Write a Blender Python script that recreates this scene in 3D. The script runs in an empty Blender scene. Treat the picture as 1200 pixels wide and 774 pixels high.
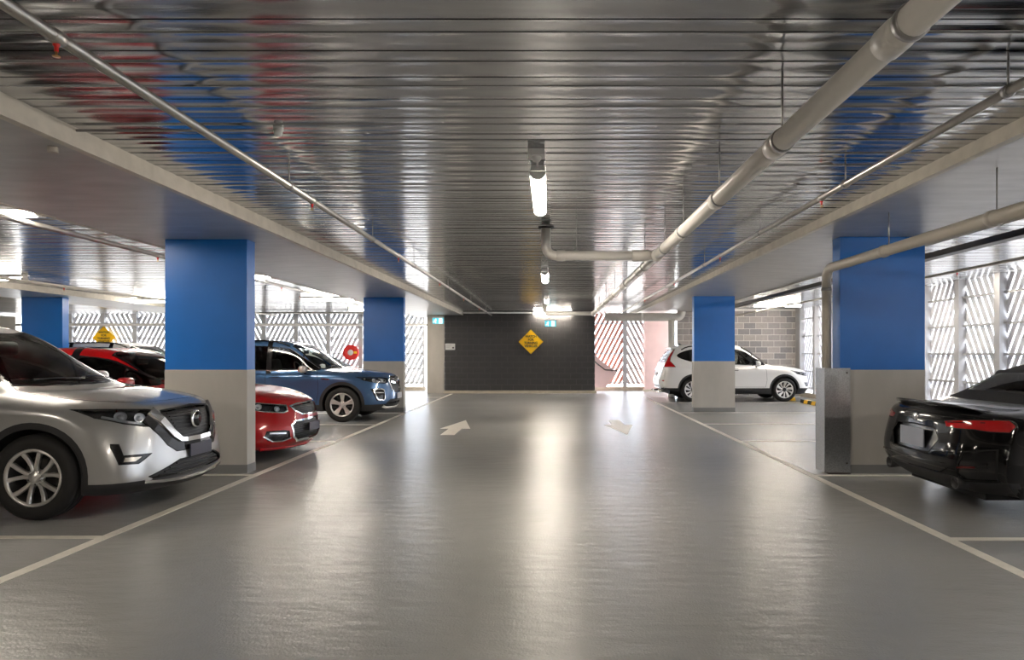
import bpy, bmesh, math, random
from mathutils import Vector, Matrix
from mathutils.bvhtree import BVHTree
random.seed(7)
SC = bpy.context.scene
COL = SC.collection
PI = math.pi

# ------------------------------------------------------------------ camera, world, sun, exposure
CAMZ = 1.4
cam_d = bpy.data.cameras.new('camera'); cam = bpy.data.objects.new('camera', cam_d); COL.objects.link(cam)
cam.location = (0, 0, CAMZ); cam.rotation_euler = (PI/2, 0, 0)
cam_d.sensor_width = 36.0; cam_d.lens = 780/1200*36.0
cam_d.shift_x = -45/1200; cam_d.shift_y = 27/1200
cam_d.clip_start = 0.05; cam_d.clip_end = 300
SC.camera = cam

world = bpy.data.worlds.new('world'); SC.world = world; world.use_nodes = True
wn = world.node_tree.nodes; wl = world.node_tree.links
bg = wn['Background']; bg.inputs['Color'].default_value = (0.80, 0.88, 1.0, 1); bg.inputs['Strength'].default_value = 3.3

sun_d = bpy.data.lights.new('sun', 'SUN'); sun_d.energy = 9.0; sun_d.angle = math.radians(1.0); sun_d.color = (1.0, 0.95, 0.88)
sun = bpy.data.objects.new('sun', sun_d); COL.objects.link(sun)
sun.rotation_euler = Vector((0.10, -0.42, -1.0)).to_track_quat('-Z', 'Y').to_euler()
sun.location = (0, 40, 30)

SC.view_settings.view_transform = 'Standard'; SC.view_settings.look = 'None'
SC.view_settings.gamma = 1.0; SC.view_settings.exposure = 1.85; SC.view_settings.use_curve_mapping = False

# ------------------------------------------------------------------ materials
MATS = {}
def mat(name, col, rough=0.5, metal=0.0, spec=0.5, coat=0.0, emit=None, estr=0.0, noise=None, bump=None, rnoise=None):
    """noise = (scale, amount[, stretch xyz]) tints the base colour; bump = (scale, strength[, stretch])"""
    if name in MATS: return MATS[name]
    m = bpy.data.materials.new(name); m.use_nodes = True
    nt = m.node_tree; N = nt.nodes; L = nt.links
    b = N['Principled BSDF']
    b.inputs['Base Color'].default_value = (*col, 1); b.inputs['Roughness'].default_value = rough
    b.inputs['Metallic'].default_value = metal; b.inputs['Specular IOR Level'].default_value = spec
    b.inputs['Coat Weight'].default_value = coat; b.inputs['Coat Roughness'].default_value = 0.04
    if emit: b.inputs['Emission Color'].default_value = (*emit, 1); b.inputs['Emission Strength'].default_value = estr
    tc = None
    def coord(stretch):
        nonlocal tc
        if tc is None: tc = N.new('ShaderNodeNewGeometry')
        mp = N.new('ShaderNodeMapping'); mp.inputs['Scale'].default_value = stretch
        L.new(tc.outputs['Position'], mp.inputs['Vector']); return mp.outputs['Vector']
    if noise:
        nz = N.new('ShaderNodeTexNoise'); nz.inputs['Scale'].default_value = noise[0]; nz.inputs['Detail'].default_value = 5
        L.new(coord(noise[2] if len(noise) > 2 else (1, 1, 1)), nz.inputs['Vector'])
        r = N.new('ShaderNodeMapRange'); r.inputs[1].default_value = 0.3; r.inputs[2].default_value = 0.7
        r.inputs[3].default_value = 1-noise[1]; r.inputs[4].default_value = 1+noise[1]
        L.new(nz.outputs['Fac'], r.inputs[0])
        mx = N.new('ShaderNodeVectorMath'); mx.operation = 'SCALE'; mx.inputs[0].default_value = col
        L.new(r.outputs[0], mx.inputs['Scale']); L.new(mx.outputs[0], b.inputs['Base Color'])
    if rnoise:
        nz = N.new('ShaderNodeTexNoise'); nz.inputs['Scale'].default_value = rnoise[0]; nz.inputs['Detail'].default_value = 4
        L.new(coord(rnoise[2] if len(rnoise) > 2 else (1, 1, 1)), nz.inputs['Vector'])
        r = N.new('ShaderNodeMapRange'); r.inputs[1].default_value = 0.3; r.inputs[2].default_value = 0.7
        r.inputs[3].default_value = rough-rnoise[1]; r.inputs[4].default_value = rough+rnoise[1]
        L.new(nz.outputs['Fac'], r.inputs[0]); L.new(r.outputs[0], b.inputs['Roughness'])
    if bump:
        nz = N.new('ShaderNodeTexNoise'); nz.inputs['Scale'].default_value = bump[0]; nz.inputs['Detail'].default_value = 3
        L.new(coord(bump[2] if len(bump) > 2 else (1, 1, 1)), nz.inputs['Vector'])
        bp = N.new('ShaderNodeBump'); bp.inputs['Strength'].default_value = bump[1]; bp.inputs['Distance'].default_value = 0.01
        L.new(nz.outputs['Fac'], bp.inputs['Height']); L.new(bp.outputs['Normal'], b.inputs['Normal'])
    MATS[name] = m; return m

def glass_mat(name, tint, rough=0.0):
    """thin pane: tinted see-through with a fresnel reflection"""
    if name in MATS: return MATS[name]
    m = bpy.data.materials.new(name); m.use_nodes = True
    nt = m.node_tree; N = nt.nodes; L = nt.links; N.clear()
    o = N.new('ShaderNodeOutputMaterial'); mx = N.new('ShaderNodeMixShader')
    t = N.new('ShaderNodeBsdfTransparent'); t.inputs[0].default_value = (*tint, 1)
    g = N.new('ShaderNodeBsdfGlossy'); g.inputs['Roughness'].default_value = rough
    f = N.new('ShaderNodeFresnel'); f.inputs['IOR'].default_value = 1.55
    L.new(f.outputs[0], mx.inputs[0]); L.new(t.outputs[0], mx.inputs[1]); L.new(g.outputs[0], mx.inputs[2])
    L.new(mx.outputs[0], o.inputs[0]); MATS[name] = m; return m

M_FLOOR = mat('floor_epoxy', (0.33, 0.325, 0.315), 0.27, spec=0.65, noise=(0.45, 0.06, (1, 1.6, 1)))
def floor_bump(m):
    nt = m.node_tree; N = nt.nodes; L = nt.links; b = N['Principled BSDF']; g = N.new('ShaderNodeNewGeometry'); prev = None
    for sc, stretch, st, dist in ((3.2, (1, 2.4, 1), 1.0, .009), (75, (1, 1, 1), .45, .004)):
        mp = N.new('ShaderNodeMapping'); mp.inputs['Scale'].default_value = stretch; L.new(g.outputs['Position'], mp.inputs['Vector'])
        nz = N.new('ShaderNodeTexNoise'); nz.inputs['Scale'].default_value = sc; nz.inputs['Detail'].default_value = 3; L.new(mp.outputs[0], nz.inputs['Vector'])
        bp = N.new('ShaderNodeBump'); bp.inputs['Strength'].default_value = st; bp.inputs['Distance'].default_value = dist
        L.new(nz.outputs['Fac'], bp.inputs['Height'])
        if prev: L.new(prev.outputs[0], bp.inputs['Normal'])
        prev = bp
    L.new(prev.outputs[0], b.inputs['Normal'])
floor_bump(M_FLOOR)
M_LINE = mat('line_paint', (0.74, 0.70, 0.62), 0.42, noise=(9, 0.08))
M_DECK = mat('galvanised_deck', (0.50, 0.505, 0.515), 0.15, 1.0, noise=(3, 0.08, (1, 6, 1)), rnoise=(2.0, 0.06, (1, 4, 1)), bump=(2.2, 0.10, (0.5, 6, 1)))
M_SLOT = mat('deck_slot', (0.10, 0.10, 0.10), 0.6)
M_SOFFIT = mat('soffit_steel_sheet', (0.46, 0.45, 0.44), 0.40, 0.5, noise=(2.5, 0.12, (1, 3, 1)), bump=(2.0, 0.10, (1, 2, 1)))
M_CREAM = mat('cream_concrete', (0.60, 0.56, 0.49), 0.6, noise=(7, 0.10), bump=(40, 0.15))
M_BLUE = mat('blue_paint', (0.006, 0.150, 0.54), 0.38, noise=(3, 0.05), bump=(60, 0.08))
M_CONC = mat('column_concrete', (0.46, 0.44, 0.405), 0.62, noise=(1.6, 0.07, (2, 2, 0.8)), bump=(30, 0.10))
M_SKIRT = mat('column_skirting_grey', (0.20, 0.20, 0.20), 0.45)
M_WALLC = mat('wall_concrete', (0.55, 0.51, 0.45), 0.7, noise=(2, 0.10, (1, 1, 0.5)), bump=(25, 0.1))
M_PINKWALL = mat('pink_wall', (0.72, 0.50, 0.47), 0.7, noise=(2, 0.06))
M_DARKBLK = mat('charcoal_block', (0.052, 0.050, 0.050), 0.55, noise=(5, 0.10, (0.4, 1, 2)), bump=(45, 0.3))
M_DARKJNT = mat('charcoal_mortar', (0.115, 0.110, 0.108), 0.8)
M_BLK = [mat('grey_block_a', (0.40, 0.37, 0.36), 0.8, noise=(12, 0.08), bump=(60, 0.3)),
         mat('grey_block_b', (0.30, 0.29, 0.29), 0.8, noise=(12, 0.08), bump=(60, 0.3)),
         mat('grey_block_c', (0.46, 0.42, 0.40), 0.8, noise=(12, 0.08), bump=(60, 0.3))]
M_MORTAR = mat('pale_mortar', (0.78, 0.75, 0.71), 0.9)
M_PVC = mat('pale_pvc', (0.76, 0.73, 0.68), 0.32, noise=(2, 0.03))
M_CREAMPIPE = mat('cream_painted_pipe', (0.52, 0.48, 0.41), 0.4, noise=(3, 0.04))
M_GALVPIPE = mat('galvanised_pipe', (0.50, 0.48, 0.45), 0.33, 0.85, noise=(5, 0.1))
M_GALVSHEET = mat('galvanised_sheet', (0.42, 0.43, 0.44), 0.34, 0.85, noise=(60, 0.20))
M_DARKSTEEL = mat('brown_black_steel', (0.07, 0.06, 0.055), 0.45, 0.3)
M_ROD = mat('hanger_rod', (0.35, 0.34, 0.33), 0.4, 0.9)
M_BRASS = mat('brass', (0.55, 0.32, 0.12), 0.35, 1.0)
M_RED = mat('red_plastic', (0.75, 0.02, 0.015), 0.35)
M_WHITE = mat('white_plastic', (0.78, 0.78, 0.76), 0.4)
M_FRAME = mat('screen_frame_grey', (0.50, 0.50, 0.51), 0.4, 0.2)
M_SLAT = mat('screen_slat_grey', (0.78, 0.79, 0.84), 0.45, 0.0)
M_SLATRED = mat('screen_slat_salmon', (0.80, 0.36, 0.27), 0.5)
M_SLATPINK = mat('screen_slat_pale', (0.68, 0.60, 0.58), 0.5)
M_KERB = mat('kerb_concrete', (0.55, 0.48, 0.38), 0.8, noise=(6, 0.1))
M_YEL = mat('sign_yellow', (1.0, 0.58, 0.005), 0.35)
M_BLACK = mat('black_plastic', (0.012, 0.012, 0.013), 0.45)
M_BLACKTXT = mat('sign_black', (0.02, 0.02, 0.02), 0.6)
M_LAMP = mat('lamp_diffuser', (0.9, 0.9, 0.9), 0.4, emit=(1.0, 0.895, 0.76), estr=29.0)
M_EXITGREEN = mat('exit_sign_face', (0.1, 0.5, 0.6), 0.4, emit=(0.06, 0.50, 0.62), estr=0.35)
M_EXITWHITE = mat('exit_sign_white', (0.9, 0.9, 0.9), 0.4, emit=(0.80, 0.95, 1.0), estr=0.45)
M_OUT = mat('outside_paving', (0.50, 0.48, 0.45), 0.8, noise=(1, 0.1))

# ------------------------------------------------------------------ mesh helpers
class MB:
    def __init__(s): s.v = []; s.f = []; s.sm = []
    def add(s, vs, fs, smooth=False):
        k = len(s.v); s.v += [tuple(p) for p in vs]; s.f += [tuple(i+k for i in f) for f in fs]; s.sm += [smooth]*len(fs); return s
    def box(s, x0, x1, y0, y1, z0, z1):
        return s.add([(x0,y0,z0),(x1,y0,z0),(x1,y1,z0),(x0,y1,z0),(x0,y0,z1),(x1,y0,z1),(x1,y1,z1),(x0,y1,z1)],
                     [(0,3,2,1),(4,5,6,7),(0,1,5,4),(1,2,6,5),(2,3,7,6),(3,0,4,7)])
    def cbox(s, c, d): return s.box(c[0]-d[0]/2, c[0]+d[0]/2, c[1]-d[1]/2, c[1]+d[1]/2, c[2]-d[2]/2, c[2]+d[2]/2)
    def prism(s, poly, axis, a, b, smooth=False):
        """2-D outline extruded from a to b along an axis ('x': (y,z), 'y': (x,z), 'z': (x,y))"""
        P = {'x': lambda p, t: (t, p[0], p[1]), 'y': lambda p, t: (p[0], t, p[1]), 'z': lambda p, t: (p[0], p[1], t)}[axis]
        n = len(poly)
        s.add([P(p, a) for p in poly]+[P(p, b) for p in poly], [tuple(range(n))[::-1], tuple(range(n, 2*n))])
        return s.add([P(p, a) for p in poly]+[P(p, b) for p in poly], [(i, (i+1) % n, n+(i+1) % n, n+i) for i in range(n)], smooth)
    def tube(s, pts, r, n=12, cap=True):
        pts = [Vector(p) for p in pts]; rings = []; rr = r if isinstance(r, (list, tuple)) else [r]*len(pts)
        t0 = (pts[1]-pts[0]).normalized(); u = t0.orthogonal().normalized()
        for i, p in enumerate(pts):
            t = ((pts[min(i+1, len(pts)-1)]-pts[max(i-1, 0)])).normalized()
            u = (u-t*u.dot(t)).normalized(); w = t.cross(u)
            rings.append([p+(u*math.cos(2*PI*k/n)+w*math.sin(2*PI*k/n))*rr[i] for k in range(n)])
        vs = [q for r_ in rings for q in r_]
        fs = [(i*n+k, i*n+(k+1) % n, (i+1)*n+(k+1) % n, (i+1)*n+k) for i in range(len(pts)-1) for k in range(n)]
        s.add(vs, fs, True)
        if cap: s.add(rings[0], [tuple(range(n))[::-1]]); s.add(rings[-1], [tuple(range(n))])
        return s
    def lathe(s, prof, c=(0,0,0), axis='z', n=32, smooth=True):
        """prof = [(radius, height)] turned about an axis through c"""
        vs = []
        for r, h in prof:
            for k in range(n):
                a = 2*PI*k/n; q = (r*math.cos(a), r*math.sin(a))
                p = {'z': (q[0], q[1], h), 'y': (q[0], h, q[1]), 'x': (h, q[0], q[1])}[axis]
                vs.append((p[0]+c[0], p[1]+c[1], p[2]+c[2]))
        fs = [(i*n+k, i*n+(k+1) % n, (i+1)*n+(k+1) % n, (i+1)*n+k) for i in range(len(prof)-1) for k in range(n)]
        return s.add(vs, fs, smooth)
    def mesh(s, name, m):
        me = bpy.data.meshes.new(name); me.from_pydata(s.v, [], s.f)
        me.polygons.foreach_set('use_smooth', s.sm); me.materials.append(m)
        bm = bmesh.new(); bm.from_mesh(me); bmesh.ops.remove_doubles(bm, verts=bm.verts, dist=1e-6)
        bmesh.ops.recalc_face_normals(bm, faces=bm.faces); bm.to_mesh(me); bm.free(); return me
    def build(s, name, m, parent=None): return link(name, s.mesh(name, m), parent)

def link(name, me, parent=None, loc=None):
    o = bpy.data.objects.new(name, me); COL.objects.link(o)
    if parent: o.parent = parent
    if loc: o.location = loc
    return o
def empty(name, loc=(0, 0, 0), rz=0.0, parent=None):
    o = bpy.data.objects.new(name, None); COL.objects.link(o); o.location = loc; o.rotation_euler = (0, 0, rz)
    o.empty_display_size = 0.2
    if parent: o.parent = parent
    return o
def tag(o, label=None, cat=None, group=None, kind=None):
    if label: o['label'] = label
    if cat: o['category'] = cat
    if group: o['group'] = group
    if kind: o['kind'] = kind
    return o
def struct(o, label=None, cat=None): return tag(o, label, cat, kind='structure')
def rbox(name, c, d, r, m, parent=None, seg=3, rot=None):
    """rounded box"""
    bm = bmesh.new(); bmesh.ops.create_cube(bm, size=1.0)
    for v in bm.verts: v.co = Vector((v.co.x*d[0], v.co.y*d[1], v.co.z*d[2]))
    bmesh.ops.bevel(bm, geom=bm.edges[:], offset=r, segments=seg, profile=0.5, affect='EDGES')
    if rot: bmesh.ops.rotate(bm, verts=bm.verts, cent=(0, 0, 0), matrix=Matrix.Rotation(rot[0], 3, rot[1]))
    bmesh.ops.translate(bm, verts=bm.verts, vec=c)
    me = bpy.data.meshes.new(name); bm.to_mesh(me); bm.free(); me.materials.append(m)
    me.polygons.foreach_set('use_smooth', [True]*len(me.polygons)); return link(name, me, parent)
def text_mesh(name, s, size, m, parent=None, loc=(0, 0, 0), rot=(PI/2, 0, 0)):
    cu = bpy.data.curves.new(name, 'FONT'); cu.body = s; cu.size = size; cu.align_x = 'CENTER'; cu.align_y = 'CENTER'; cu.extrude = 0.001; cu.offset = 0.0035
    o = bpy.data.objects.new(name, cu); COL.objects.link(o)
    dg = bpy.context.evaluated_depsgraph_get(); me = bpy.data.meshes.new_from_object(o.evaluated_get(dg))
    bpy.data.objects.remove(o); bpy.data.curves.remove(cu); me.materials.clear(); me.materials.append(m)
    t = link(name, me, parent); t.location = loc; t.rotation_euler = rot; return t

# ================================================================== THE SETTING
FX0, FX1, FY0, FY1 = -24.0, 8.45, -7.0, 24.9
DECKZ = 2.85
floor = MB().box(FX0, FX1, FY0, FY1, -0.25, 0.0).build('floor', M_FLOOR); struct(floor)
ground = MB().box(-70, 70, -60, 90, -0.40, -0.26).build('ground', M_OUT); struct(ground)
def line(x0, x1, y0, y1, name='bay_line'):
    return MB().box(x0, x1, y0, y1, 0.0, 0.003).build(name, M_LINE, floor)
line(-3.425, -3.335, -6.5, 15.55, 'aisle_line'); line(2.94, 3.03, -6.5, 22.0, 'aisle_line')
line(-3.425, -3.335, 16.2, 22.8, 'aisle_line')
for y in (2.5, 5.05, 7.62, 10.55, 12.98, 15.45, 18.4, 21.0): line(-8.6, -3.425, y-0.04, y+0.04)
for y in (2.5, 5.0, 7.60, 10.56, 13.1, 15.6, 18.75, 21.3): line(3.03, 8.0, y-0.04, y+0.04)
for y in (10.5, 13.0, 15.5, 18.4, 21.0): line(-14.0, -8.7, y-0.04, y+0.04)
def arrow(x, y0, d):
    P = [(-.12, 0), (.12, 0), (.12, .95), (.28, .95), (0, 2.5), (-.28, .95), (-.12, .95)]
    P = [(x+a, y0+d*b) for a, b in P]
    if d < 0: P = P[::-1]
    return MB().prism(P, 'z', 0.0, 0.003).build('lane_arrow', M_LINE, floor)
arrow(-1.76, 11.35, 1); arrow(1.32, 13.9, -1)

# --- ceiling: galvanised decking in pans between the flat band beams
BEAMS = [(-12.95, -11.10, 2.73), (-4.88, -3.05, 2.725), (2.90, 4.75, 2.755)]
ceiling = MB().box(FX0, FX1+0.3, FY0, FY1+0.3, DECKZ+0.06, DECKZ+0.4).build('ceiling', M_SLOT); struct(ceiling)
PITCH = 0.303
def pan_profile(b):
    """underside of one pan, from a double-lipped slot over two bowed flats with a stiffener line"""
    P = [(0, .05), (.008, .05), (.0085, .0), (.011, -.003), (.013, .03), (.017, .03), (.0175, 0.0)]
    def bow(y0, y1, h, n=6): return [(y0+(y1-y0)*k/n, h*math.sin(PI*k/n)) for k in range(n+1)]
    P += bow(.020, .104, b[0]) + [(.107, .005), (.110, 0)] + bow(.111, .186, b[1])
    P += [(.187, .045), (.1965, .045), (.198, 0)] + bow(.199, .293, b[2]) + [(.297, -.003), (.301, 0), (.302, .05), (.303, .05)]
    return P
def pan_mesh(w, b):
    P = pan_profile(b); n = len(P); m = MB()
    m.add([(0, y, z) for y, z in P]+[(w, y, z) for y, z in P], [(i, i+1, n+i+1, n+i) for i in range(n-1)])
    me = bpy.data.meshes.new('deck_pan'); me.from_pydata(m.v, [], m.f); me.materials.append(M_DECK)
    me.polygons.foreach_set('use_smooth', [False]*len(me.polygons)); me.update()
    return me
BOWS = [(.0014, -.0008, .0022), (.0020, .0009, -.0012), (.0010, .0018, .0016), (.0016, -.0010, .0020)]
for x0, x1 in ((-19.8, -12.95), (-11.10, -4.88), (-3.05, 2.90), (4.75, 8.45)):
    ms = [pan_mesh(x1-x0, b) for b in BOWS]
    stuff = MB(); y = FY0; k = 0
    while y < FY1:
        q = random.randrange(4)
        if 1.2 < y < 11.5 and x0 > -12:
            link('deck_pan', ms[q], ceiling, (x0, y, DECKZ)).rotation_euler = (math.radians(random.uniform(-.35, .35)), 0, 0)
        else:
            stuff.add([(a+x0, b_+y, c+DECKZ) for a, b_, c in [tuple(v.co) for v in ms[q].vertices]], [tuple(p.vertices) for p in ms[q].polygons])
        y += PITCH; k += 1
    me = bpy.data.meshes.new('decking'); me.from_pydata(stuff.v, [], stuff.f); me.materials.append(M_DECK)
    tag(link('decking', me, ceiling), kind='stuff')
for bi, (bx0, bx1, bz) in enumerate(BEAMS):
    beam = struct(MB().box(bx0+.02, bx1-.02, FY0, FY1, bz, DECKZ+.055).build('trim_%d' % (bi+1), M_SOFFIT))
    for ex in (bx0, bx1):
        s = 1 if ex == bx0 else -1
        MB().prism([(ex-.01*s, bz-.004), (ex+.05*s, bz-.004), (ex+.03*s, DECKZ+.01), (ex, DECKZ+.01)], 'y', FY0, FY1).build('beam_edge', M_CREAM, beam)
struct(MB().box(FX0, -19.8, FY0, FY1, 2.75, DECKZ+.055).build('trim_4', M_SOFFIT))

# --- walls
wl_ = MB().box(FX0-.2, FX0, FY0, FY1, 0, DECKZ+.2).build('wall_left', M_WALLC); struct(wl_)
wf_ = MB().box(FX0, FX1, FY0-.2, FY0, 0, DECKZ+.2).build('wall_front', M_WALLC); struct(wf_)
wr_ = MB().box(8.15, 8.35, FY0, -2.0, 0, DECKZ+.2).build('wall_right', M_WALLC); struct(wr_)
wb = MB().box(-24.0, -19.85, 24.7, 24.9, 0, DECKZ+.06).build('wall_back', M_WALLC); struct(wb)
# charcoal block wall that closes the aisle
DW0, DW1, DWY = -3.69, 1.55, 23.2
wd = MB().box(DW0+.02, DW1-.02, DWY+.012, DWY+.30, 0, DECKZ+.05).build('wall_aisle_end', M_DARKJNT); struct(wd)
def blocks(parent, x0, x1, yf, z0, z1, mats, name='block', jt=.010):
    """running-bond face blocks, each its own piece, joints recessed 8 mm"""
    cache = {}; z = z0; row = 0
    while z < z1-.05:
        h = min(.20-jt, z1-z); x = x0-(.2 if row % 2 else 0)
        while x < x1-.02:
            a, b = max(x, x0), min(x+.40-jt, x1)
            if b-a > .04:
                m = random.choice(mats); key = (round(b-a, 3), round(h, 3), m.name)
                if key not in cache: cache[key] = MB().box(0, b-a, 0, .10, 0, h).mesh(name, m)
                link(name, cache[key], parent, (a, yf+random.uniform(-.0015, .0015), z))
            x += .40
        z += .20; row += 1
blocks(wd, DW0, DW1, DWY+.006, .10, DECKZ, [M_DARKBLK], jt=.016)
MB().box(DW0-.02, DW1+.06, DWY-.05, DWY+.25, 0, .09).build('kerb', M_KERB, wd)
MB().box(DW0, DW1, DWY+.3, 24.7, DECKZ-.3, DECKZ+.06).build('lintel', M_DARKJNT, wd)
nib = MB().box(-4.32, -3.71, 23.25, 23.85, 0, DECKZ+.05).build('wall_nib', M_WALLC); struct(nib)
wbk = MB().box(4.22, 8.12, 22.012, 22.2, 0, DECKZ+.05).build('wall_block', M_MORTAR); struct(wbk)
MB().box(8.10, 8.30, 21.70, 22.2, 0, DECKZ+.2).build('jamb', M_FRAME, wbk)
blocks(wbk, 4.2, 8.10, 22.004, .01, DECKZ, M_BLK, jt=.018)
wpk = MB().box(3.46, 4.40, 24.30, 24.75, 0, DECKZ+.05).build('wall_pink', M_PINKWALL); struct(wpk)
MB().box(3.42, 4.44, 24.27, 24.75, 0, .07).build('kerb', M_KERB, wpk)

# --- slatted facade screens
SLC = {}
def clip_poly(P, x0, x1, z0, z1):
    for ax, lim, sg in ((0, x0, 1), (0, x1, -1), (1, z0, 1), (1, z1, -1)):
        Q = []
        for i in range(len(P)):
            a, b = P[i], P[(i+1) % len(P)]; da, db = sg*(a[ax]-lim), sg*(b[ax]-lim)
            if da >= 0: Q.append(a)
            if da*db < 0:
                t = da/(da-db); Q.append((a[0]+t*(b[0]-a[0]), a[1]+t*(b[1]-a[1])))
        P = Q
        if len(P) < 3: return []
    return P
def slat_set(w, zb, zt, d, m):
    key = (w, zb, zt, d, m.name); wide = m is M_SLAT
    if key in SLC: return SLC[key]
    out = []; sl = math.tan(math.radians(63)); run = (zt-zb)/sl; sp = .178; sw = .132 if wide else .124; u = -run
    while u < w:
        if d > 0: P = [(u, zb), (u+sw, zb), (u+sw+run, zt), (u+run, zt)]
        else: P = [(w-u-sw, zb), (w-u, zb), (w-u-run, zt), (w-u-sw-run, zt)]
        P = clip_poly(P, .0, w, zb, zt)
        if len(P) >= 3 and max(p[1] for p in P)-min(p[1] for p in P) > .12: out.append(MB().prism(P, 'y', .09, .115).mesh('slat', m))
        u += sp
    SLC[key] = out; return out
def screen(loc, rz, w, d, m, label, group, rails=(.30, .82, 1.38, 1.94, 2.50), zt=3.05):
    t = empty('facade_screen', loc, rz); tag(t, label, 'screen', group)
    MB().box(-.075, 0, -.05, .13, 0, zt).build('post', M_FRAME, t)
    MB().box(w, w+.075, -.05, .13, 0, zt).build('post', M_FRAME, t)
    for z in rails: MB().box(0, w, .03, .085, z-.02, z+.02).build('rail', M_FRAME, t)
    for me in slat_set(w, .22, zt, d, m): link('slat', me, t)
    MB().box(-.075, w+.075, -.06, .2, 0, .14).build('kerb', M_KERB, t)
    return t
FACY = 24.8; k = 0
x = -4.595-1.2
while x > -20.0:
    d = 1 if k % 2 == 0 else -1
    q = screen((x, FACY, 0), 0, 1.05, d, M_SLAT,
           'grey diagonal slat screen leaning right in the back facade' if d > 0 else 'grey diagonal slat screen leaning left in the back facade',
           'right-leaning screens of the back facade' if d > 0 else 'left-leaning screens of the back facade')
    own = {0: 'grey diagonal slat screen next to the pale concrete nib wall', 2: 'grey diagonal slat screen behind the red hose reel', 9: 'grey diagonal slat screen behind the yellow diamond sign'}.get(k)
    if own: q['label'] = own; del q['group']
    x -= 1.2; k += 1
screen((1.62, FACY, 0), 0, 1.08, 1, M_SLATRED, 'salmon slatted screen beside the charcoal wall and stair rail', None)
screen((2.85, FACY, 0), 0, 1.05, -1, M_SLATPINK, 'pale slatted screen between the salmon screen and the pink wall', None)
y = 21.68-.075; k = 0
while y > -2.0:
    d = 1 if k % 2 == 0 else -1
    screen((8.15, y, 0), -PI/2, 1.05, d, M_SLAT,
           'grey diagonal slat screen of the side facade, slats rising away from block wall' if d > 0 else 'grey diagonal slat screen of the side facade, slats rising towards block wall',
           'away-leaning screens of the side facade' if d > 0 else 'towards-leaning screens of the side facade')
    y -= 1.2; k += 1
# stair balustrade and its handrail outside the aisle end
st = MB().prism([(1.60, .14), (2.02, .14), (2.45, .72), (1.98, 1.02), (1.60, 1.36)], 'y', 24.35, 24.50).build('stair_balustrade', M_PINKWALL)
tag(st, 'pink stair balustrade panel beside the charcoal wall', 'balustrade')
hr = MB().tube([(1.60, 24.28, 1.10), (1.98, 24.28, .80), (2.02, 24.28, .785), (2.40, 24.28, .77), (2.44, 24.28, .72)], .022, 10).build('handrail', M_DARKSTEEL, st)
hr['label'] = 'dark metal handrail'
for sx, sz in ((1.75, .98), (2.25, .77)): MB().tube([(sx, 24.28, sz), (sx, 24.37, sz-.05)], .012, 8).build('bracket', M_DARKSTEEL, st)

# --- columns
def column(x0, x1, y0, zt, label, gz=1.205):
    t = empty('concrete_column', ((x0+x1)/2, y0, 0)); tag(t, label, 'column')
    w = (x1-x0)/2; D = .21
    MB().box(-w, w, 0, D, gz, zt).build('painted_upper', M_BLUE, t)
    MB().box(-w-.004, w+.004, -.004, D+.004, 0, gz).build('bare_lower', M_CONC, t)
    MB().box(-w-.008, w+.008, -.008, D+.008, 0, .10).build('skirting', M_SKIRT, t)
    return t
column(-4.483, -3.532, 7.745, 2.725, 'blue and concrete column between the silver SUV and the red car')
column(3.371, 4.357, 7.745, 2.755, 'blue and concrete column with galvanised corner guard and cream downpipe')
column(-4.45, -3.50, 15.85, 2.725, 'blue and concrete column beside the nose of the blue SUV')
column(3.42, 4.39, 15.85, 2.755, 'blue and concrete column in front of the white SUV')
column(-12.60, -11.62, 15.85, 2.73, 'blue column standing beyond the silver SUV roof')
cg = empty('corner_guard', (3.18, 7.72, 0)); tag(cg, 'speckled galvanised steel guard wrapping the column corner and downpipe', 'guard')
MB().box(0, .30, 0, .008, .012, 1.225).build('front_plate', M_GALVSHEET, cg)
MB().box(0, .008, .008, .26, .012, 1.225).build('side_plate', M_GALVSHEET, cg)
for bx_, bz_ in ((.26, 1.17), (.26, .12)): MB().lathe([(0, -.006), (.008, -.005), (.011, 0)], (bx_, 0, bz_), 'y', 10).build('bolt', M_DARKSTEEL, cg)
MB().box(.03, .29, -.03, .02, 0, .014).build('foot_plate', M_DARKSTEEL, cg)

# ================================================================== PIPES AND SERVICES
def bend(p, a, b, r, n=6):
    """points of a rounded elbow at p between directions a (back) and b (ahead)"""
    p, a, b = Vector(p), Vector(a).normalized(), Vector(b).normalized()
    return [p+a*r*(1-math.sin(PI/2*k/n))+b*r*(1-math.cos(PI/2*k/n)) for k in range(n+1)]
def hanger(parent, x, y, z, r, top, m=M_ROD):
    h = MB().tube([(x, y, z+r), (x, y, top)], .006, 6).build('hanger_rod', m, parent)
    MB().lathe([(r+.001, -.016), (r+.008, -.016), (r+.008, .016), (r+.001, .016)], (x, y, z), 'y', 20).build('clip', M_ROD, h)
dp = empty('drain_pipe', (1.22, 0, 0)); tag(dp, 'thick pale drain pipe hung under the deck along the aisle', 'pipe')
PZ = 2.52; PR = .056
MB().tube([(0, -2, PZ), (0, 19.0, PZ)], PR, 24).build('main_run', M_PVC, dp)
for yy in (2.37, 3.60, 4.88, 6.2, 7.2, 9.2, 11.2, 13.2, 15.4, 17.4): MB().lathe([(PR, -.05), (PR+.006, -.045), (PR+.006, .045), (PR, .05)], (0, yy, PZ), 'y', 24).build('coupling', M_PVC, dp)
for yy in (2.25, 3.5, 4.8, 6.1, 7.1, 8.6, 10.6, 12.6, 14.6, 16.6): hanger(dp, 0, yy, PZ, PR, DECKZ)
MB().lathe([(PR, -.13), (PR+.012, -.12), (PR+.012, .12), (PR, .13)], (0, 7.66, PZ), 'y', 24).build('tee_fitting', M_PVC, dp)
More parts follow.
